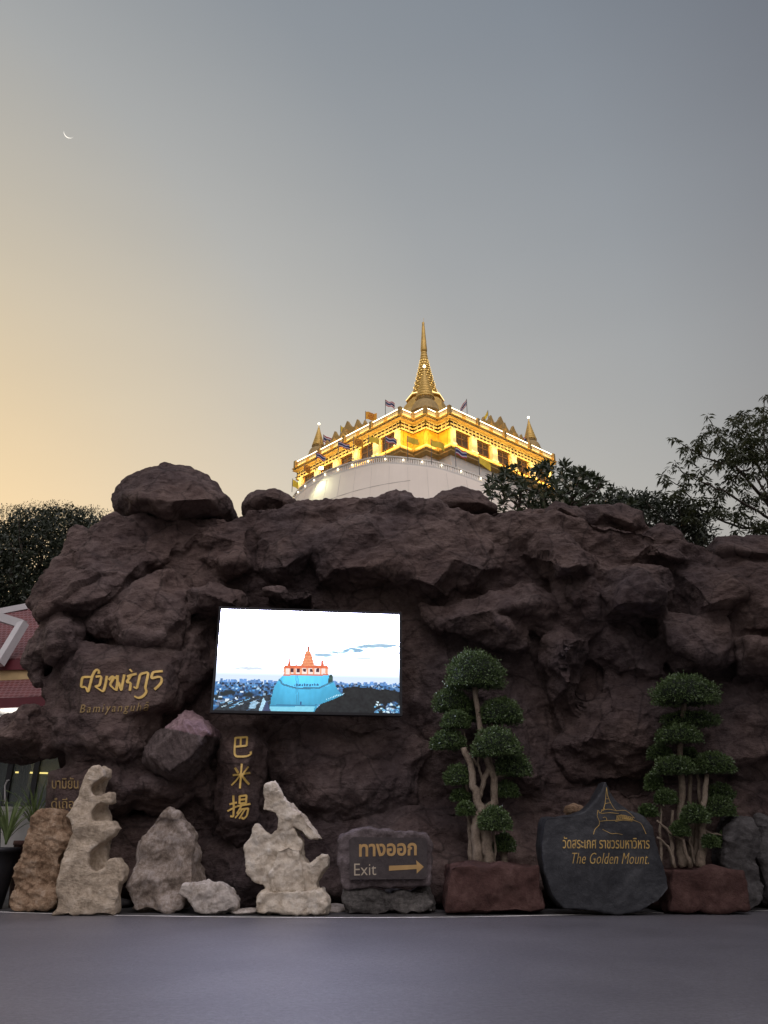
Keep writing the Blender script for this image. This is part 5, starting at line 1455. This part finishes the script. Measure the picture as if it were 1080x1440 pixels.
# -- floodlight on the balcony
fa = -47.0
fpz = rim_z(fa)
fbase = cone(fa, fpz + 1.1, -.2)
fl = thing('floodlight', 'bright floodlight on the balcony rail lighting the left of the white wall', 'floodlight', tuple(fbase))
mb = MB(); mb.tube([fbase, fbase + [0, -.1, .5]], .05, 6); mb.box(fbase + [0, -.25, .6], (.5, .25, .38)); mb.build('housing', M['pole'], fl)
mb = MB(); mb.box(fbase + [0, -.40, .6], (.44, .04, .32)); mb.build('lens', M['flood'], fl)
sl = bpy.data.lights.new('flood_light', 'SPOT'); sl.energy = 520; sl.color = (.93, 1.0, .66); sl.spot_size = R(150); sl.spot_blend = 1.0; sl.shadow_soft_size = .2
so = bpy.data.objects.new('flood_light', sl); COL.objects.link(so); so.parent = fl
out = cone(fa, fpz, 1.6) - fbase
so.location = tuple(out + np.array([0, 0, .4]))
dv = Vector(cone(fa + 6, fpz - 5, 0) - (fbase + out)); so.rotation_euler = (-dv).to_track_quat('Z', 'Y').to_euler()

# -- flags
def flag(name, px, py_top, px_end, py_end, ht_px, Y_, kind, label, group, pole_px, pole_bottom):
    top = P(pole_px, py_top, Y_); bot = P(pole_px, pole_bottom, Y_); bot[0] = top[0]
    root = thing(name, label, 'flag', tuple(bot), group)
    mb = MB(); mb.tube([bot, top], .045, 6); mb.build('pole', M['pole'], root)
    a = P(px, py_top + .6, Y_); e = P(px_end, py_end, Y_); h_ = P(px, py_top + ht_px, Y_)[2] - a[2]
    a[0] = top[0]
    nu, nv = 10, 6
    V_, Fc_, idx = [], [], []
    for i in range(nu + 1):
        u = i / nu
        for j in range(nv + 1):
            v = j / nv
            p = a + (e - a) * u + np.array([0, 0, h_ * v])
            p[1] += .16 * math.sin(u * 7 + px * .3 + v * 1.2) * (u ** .7); p[2] += .05 * math.sin(u * 9 + px)
            V_.append(p)
    for i in range(nu):
        for j in range(nv):
            k = i * (nv + 1) + j
            Fc_.append((k, k + nv + 1, k + nv + 2, k + 1)); idx.append({0: 0, 1: 1, 2: 2, 3: 2, 4: 1, 5: 0}[j] if kind == 'thai' else 0)
    ms = [M['flag_red'], M['flag_white'], M['flag_blue']] if kind == 'thai' else [M['flag_yellow' if kind == 'yellow' else 'flag_orange']]
    c_ = mesh_obj('cloth', V_, Fc_, ms, root, idx)
    if kind == 'orange':          # wheel emblem
        mid = a + (e - a) * .5 + np.array([0, -.26, h_ * .5])
        mb = MB(); n_ = 14
        V2 = [mid + np.array([math.cos(t_) * r_, 0, math.sin(t_) * r_]) for r_ in (.30, .40) for t_ in np.linspace(0, 6.283, n_, endpoint=False)]
        mb.add(V2, [(k, (k + 1) % n_, n_ + (k + 1) % n_, n_ + k) for k in range(n_)])
        for k in range(4):
            t_ = k * math.pi / 4; mb.beam(mid - np.array([math.cos(t_) * .3, 0, math.sin(t_) * .3]), mid + np.array([math.cos(t_) * .3, 0, math.sin(t_) * .3]), .03, .05, (0, 1, 0))
        mb.build('emblem', M['flag_emblem'], c_)
G1, G2 = 'flags on the temple roof', 'flags along the white balcony'
for a_ in (
 ('flag', 542, 562, 555, 567, 8, 88.5, 'thai', 'striped red white and blue flag on the roof left of the spire', G1, 542, 584),
 ('flag', 514, 578, 530, 582, 11, 91, 'orange', 'orange flag with a wheel emblem on the roof beside the left gable crown', G1, 514, 600),
 ('flag', 480, 598, 489, 603, 9, 96, 'yellow', 'small yellow flag half hidden behind the left gable crown', G1, 479, 616),
 ('flag', 455, 611, 469, 618, 10, 98, 'thai', 'striped flag on the roof beside the left corner chedi', G1, 455, 634),
 ('flag', 656, 561, 647, 574, 8, 88.5, 'thai', 'dark striped flag blowing to the left on the roof right of the spire', G1, 656, 582),
 ('flag', 686, 577, 678, 590, 7, 91, 'yellow', 'furled yellow flag on the roof beside the right gable crown', G1, 686, 600),
 ('flag', 748, 607, 734, 618, 9, 98, 'thai', 'striped flag on the roof beside the right corner chedi', G1, 748, 630),
 ('flag', 412, 673, 420, 679, 10, 86.5, 'yellow', 'leftmost yellow flag at the far left end of the balcony', G2, 411.5, 692),
 ('flag', 428, 652, 437, 658, 10, 84.5, 'orange', 'plain looking orange flag left of the floodlight', G2, 428, 674),
 ('flag', 445, 635, 458, 642, 8, 83.2, 'thai', 'striped flag on the balcony above the floodlight', G2, 445, 664),
 ('flag', 476, 619, 492, 626, 8, 81.9, 'thai', 'striped flag on the balcony left of the orange emblem flag', G2, 476, 648),
 ('flag', 497, 613, 511, 621, 11, 81.4, 'orange', 'orange flag on the balcony between a striped and a yellow flag', G2, 497, 646),
 ('flag', 518.5, 612, 533, 617, 9, 81.0, 'yellow', 'pale yellow flag on the balcony before the left window row', G2, 518.5, 644),
 ('flag', 542, 612, 558, 618, 9, 80.8, 'thai', 'striped flag on the balcony in front of the nearest left window', G2, 542, 644),
 ('flag', 573, 613, 589, 618, 9, 80.7, 'yellow', 'golden yellow flag on the balcony in front of the orange corner panel', G2, 573, 648),
 ('flag', 606, 617, 625, 624, 10, 80.6, 'yellow', 'wide yellow flag on the balcony below the near temple corner', G2, 606, 654),
 ('flag', 640, 627, 656, 636, 11, 81.0, 'thai', 'striped flag on the balcony over the white plinth right of the corner', G2, 640, 664),
 ('flag', 673, 640, 690, 652, 11, 82.0, 'yellow', 'yellow flag on the balcony beside the glossy leaved tree', G2, 673, 676)):
    flag(*a_)

# -- people standing on the roof edge
def person_mesh(name):
    me = bpy.data.meshes.new(name)
    v = [(0, 0, .92), (0, 0, 1.12), (0, 0, 1.36), (0, 0, 1.48), (0, -.01, 1.60), (0, -.01, 1.70), (-.10, 0, .86), (-.11, 0, .47), (-.11, .02, .06), (-.11, -.12, .03), (.10, 0, .86), (.11, 0, .47), (.11, .02, .06), (.11, -.12, .03),
         (-.19, 0, 1.38), (-.25, 0, 1.12), (-.23, -.12, .90), (.19, 0, 1.38), (.25, 0, 1.12), (.23, -.12, .90)]
    e = [(0, 1), (1, 2), (2, 3), (3, 4), (4, 5), (0, 6), (6, 7), (7, 8), (8, 9), (0, 10), (10, 11), (11, 12), (12, 13), (2, 14), (14, 15), (15, 16), (2, 17), (17, 18), (18, 19)]
    r_ = [.16, .14, .16, .06, .10, .085, .10, .07, .05, .04, .10, .07, .05, .04, .07, .05, .035, .07, .05, .035]
    me.from_pydata(v, e, []); o = bpy.data.objects.new(name, me); COL.objects.link(o)
    mod = o.modifiers.new('s', 'SKIN'); o.modifiers.new('d', 'SUBSURF').levels = 1
    for i, sv in enumerate(me.skin_vertices[0].data): sv.radius = (r_[i], r_[i] * .8); sv.use_root = (i == 0)
    dg = bpy.context.evaluated_depsgraph_get(); dg.update()
    m2 = bpy.data.meshes.new_from_object(o.evaluated_get(dg)); bpy.data.objects.remove(o)
    m2.materials.clear(); m2.materials.append(M['skin']); m2.materials.append(M['cloth_dark'])
    for p in m2.polygons: p.material_index = 0 if p.center[2] > 1.50 or (abs(p.center[0]) > .2 and p.center[2] < 1.0) else 1
    m2.name = name
    return m2
pm = person_mesh('person')
for (l, d, lb) in ((4.9, -12.6, 'dark clothed person on the temple roof left of the dark striped flag'), (6.0, -11.6, 'dark clothed person on the temple roof right of the dark striped flag'), (-6.6, -11.0, 'dark clothed person on the roof right of the orange emblem flag'), (-7.6, -10.0, 'dark clothed person on the roof next to the orange emblem flag'), (9.0, -8.6, 'dark clothed person on the roof left of the furled yellow flag')):
    o = bpy.data.objects.new('person', pm); COL.objects.link(o)
    o.location = tuple(T(l, d, 49.32)); o.rotation_euler = (0, 0, l * .2)
    tag(o, lb, 'person', 'people on the temple roof')

# ================================================================== BUILDING AT THE LEFT
Yb = 24.0
hb = thing('temple_building', 'red tiled building with white roof trim and glass doors at the left edge', 'building', tuple(P(-60, 1200, Yb) * [1, 1, 0]))
def wall_quad(name, px, Y0, th, mat):
    return mesh_obj(name, *prism(px, Y0, Y0 + th), mat, hb)
def slope(name, px, Ys, mat, th=.12):
    A_ = [P(x, y, yy) for (x, y), yy in zip(px, Ys)]; B__ = [p + np.array([0, .05, -th]) for p in A_]; n = len(A_)
    return mesh_obj(name, A_ + B__, [tuple(range(n)), tuple(range(2 * n - 1, n - 1, -1))] + [(i + n, (i + 1) % n + n, (i + 1) % n, i) for i in range(n)], mat, hb)
slope('upper_roof', [(-220, 928), (150, 925), (150, 835), (38, 853), (-220, 900)], [24, 24, 27, 27, 27], M['tiles'])
mb = MB(); mb.beam(P(-220, 903, 27), P(40, 853, 26.9), .2, .22); mb.build('ridge_trim', M['white_trim'], hb)
mb = MB()
mb.beam(P(-30, 858, 24.6), P(33, 878, 24.2), .25, .26); mb.beam(P(33, 876, 24.2), P(-2, 934, 23.6), .25, .26)
mb.beam(P(-30, 864, 24.75), P(30, 881, 24.35), .2, .12); mb.beam(P(28, 880, 24.3), P(-6, 932, 23.75), .2, .12)
mb.build('bargeboard', M['white_trim'], hb)
wall_quad('upper_fascia', [(-220, 932), (120, 926), (120, 940), (-220, 946)], 23.95, .15, M['maroon'])
wall_quad('gold_board', [(-220, 948), (120, 940), (120, 951), (-220, 968)], 24.05, .12, M['gold_board'])
slope('lower_roof', [(-220, 992), (120, 976), (120, 952), (-220, 966)], [22.6, 22.6, 24.0, 24.0], M['tiles'])
wall_quad('lower_fascia', [(-220, 992), (120, 977), (120, 990), (-220, 1006)], 22.6, .12, M['maroon'])
mesh_obj('soffit', [P(-220, 1004, 22.7), P(120, 990, 22.7), P(120, 1030, 25.0), P(-220, 1030, 25.0), P(-220, 1002, 22.75), P(120, 988, 22.75), P(120, 1028, 25.0), P(-220, 1028, 25.0)], [(3, 2, 1, 0), (4, 5, 6, 7), (0, 1, 5, 4), (1, 2, 6, 5), (2, 3, 7, 6), (3, 0, 4, 7)], M['white_trim'], hb)
mb = MB(); q = P(5, 1002, 22.62); mb.box(q + [0, .35, -.12], (.7, .5, .06)); mb.build('ceiling_lamp', glow('cool_lamp', (1, .97, .9), 5), hb)
Yw = 25.0
wall_quad('back_wall', [(-220, 1015), (150, 1005), (150, 1242), (-220, 1246)], Yw + 1.6, .2, plain('room_wall', (.20, .21, .20), .8))
mb = MB()
for x0, x1 in ((-16, -14), (26, 15), (62, 54), (104, 102)):
    mb.beam(P(x0, 1020, Yw), [P(x0, 1020, Yw)[0], Yw, 0], .16, .12, (0, 1, 0))
mb.beam(P(-220, 1148, Yw), P(150, 1142, Yw), .12, .12)
mb.build('door_frame', M['black'], hb)
m, nt, bs = new_mat('door_glass'); bs.inputs['Base Color'].default_value = (.10, .12, .12, 1); bs.inputs['Roughness'].default_value = .05; bs.inputs['Alpha'].default_value = .55
nn_ = tex(nt, .8, 2, .5); bump(nt, bs, [(nn_, 0, .01, .2)])
M['glass'] = m
wall_quad('door_glass', [(-220, 1016), (150, 1006), (150, 1236), (-220, 1240)], Yw + .06, .02, M['glass'])
mb = MB()
for k in range(7):
    a_ = P(33 + k * 2.2, 1045, Yw + .5); b_ = P(20 + k * 1.4, 1142, Yw + .5); mb.tube([a_, (a_ + b_) / 2 + [.03, .02 * (k % 2), 0], b_], .05, 6)
mb.build('curtain', plain('curtain_cloth', (.50, .44, .32), .9), hb)
mb = MB(); mb.beam(P(22, 1086, Yw + 1.3), P(110, 1088.5, Yw + 1.3), .06, .05); mb.build('led_strip', glow('yellow_strip', (1, .80, .25), 5), hb)
mb = MB(); mb.box(P(48, 1110, Yw + 1.2), (.14, .1, .05)); mb.build('room_lamp', glow('room_lamp', (.95, 1, 1), 5), hb)
wall_quad('low_wall', [(2, 1134), (66, 1134), (66, 1215), (0, 1218)], 20.5, .3, M['low_wall'])
mb = MB(); c_ = P(6, 1110, Yw - .08)
mb.tube([P(7, 1130, Yw - .08), P(7, 1105, Yw - .08), P(10, 1098, Yw - .1), P(13, 1097, Yw - .1)], .025, 6); mb.build('door_handle', M['white_trim'], hb)

# ================================================================== MOON
Dm = 1500.0
d = ray(97, 187); d = d / np.linalg.norm(d)
c = np.array([0, 0, H]) + d * Dm
rm = 7.2 / F * Dm * .86
ru = np.array([1.0, 0, 0]); up_ = np.cross(ru, d); 
lit = math.radians(-128)      # direction of the lit limb in the picture plane
e1 = ru * math.cos(lit) + up_ * math.sin(lit) if np.dot(up_, (0, 0, 1)) > 0 else ru * math.cos(lit) - up_ * math.sin(lit)
e2 = np.cross(d, e1)
V_, Fc_ = [], []
nu, nv = 28, 4
for i in range(nu + 1):
    th_ = math.pi * i / nu
    for j in range(nv + 1):
        ph = math.radians(-8 + 42 * j / nv)      # thin lune of the sphere by its limb
        V_.append(c + rm * (e2 * math.cos(th_) + math.sin(th_) * (e1 * math.cos(ph) - d * math.sin(ph))))
for i in range(nu):
    for j in range(nv):
        k = i * (nv + 1) + j; Fc_.append((k, k + 1, k + nv + 2, k + nv + 1))
tag(mesh_obj('moon', V_, Fc_, glow('moonlight', (1, .98, .93), .85), base=True), 'thin white crescent moon high in the dusk sky at upper left', 'moon')
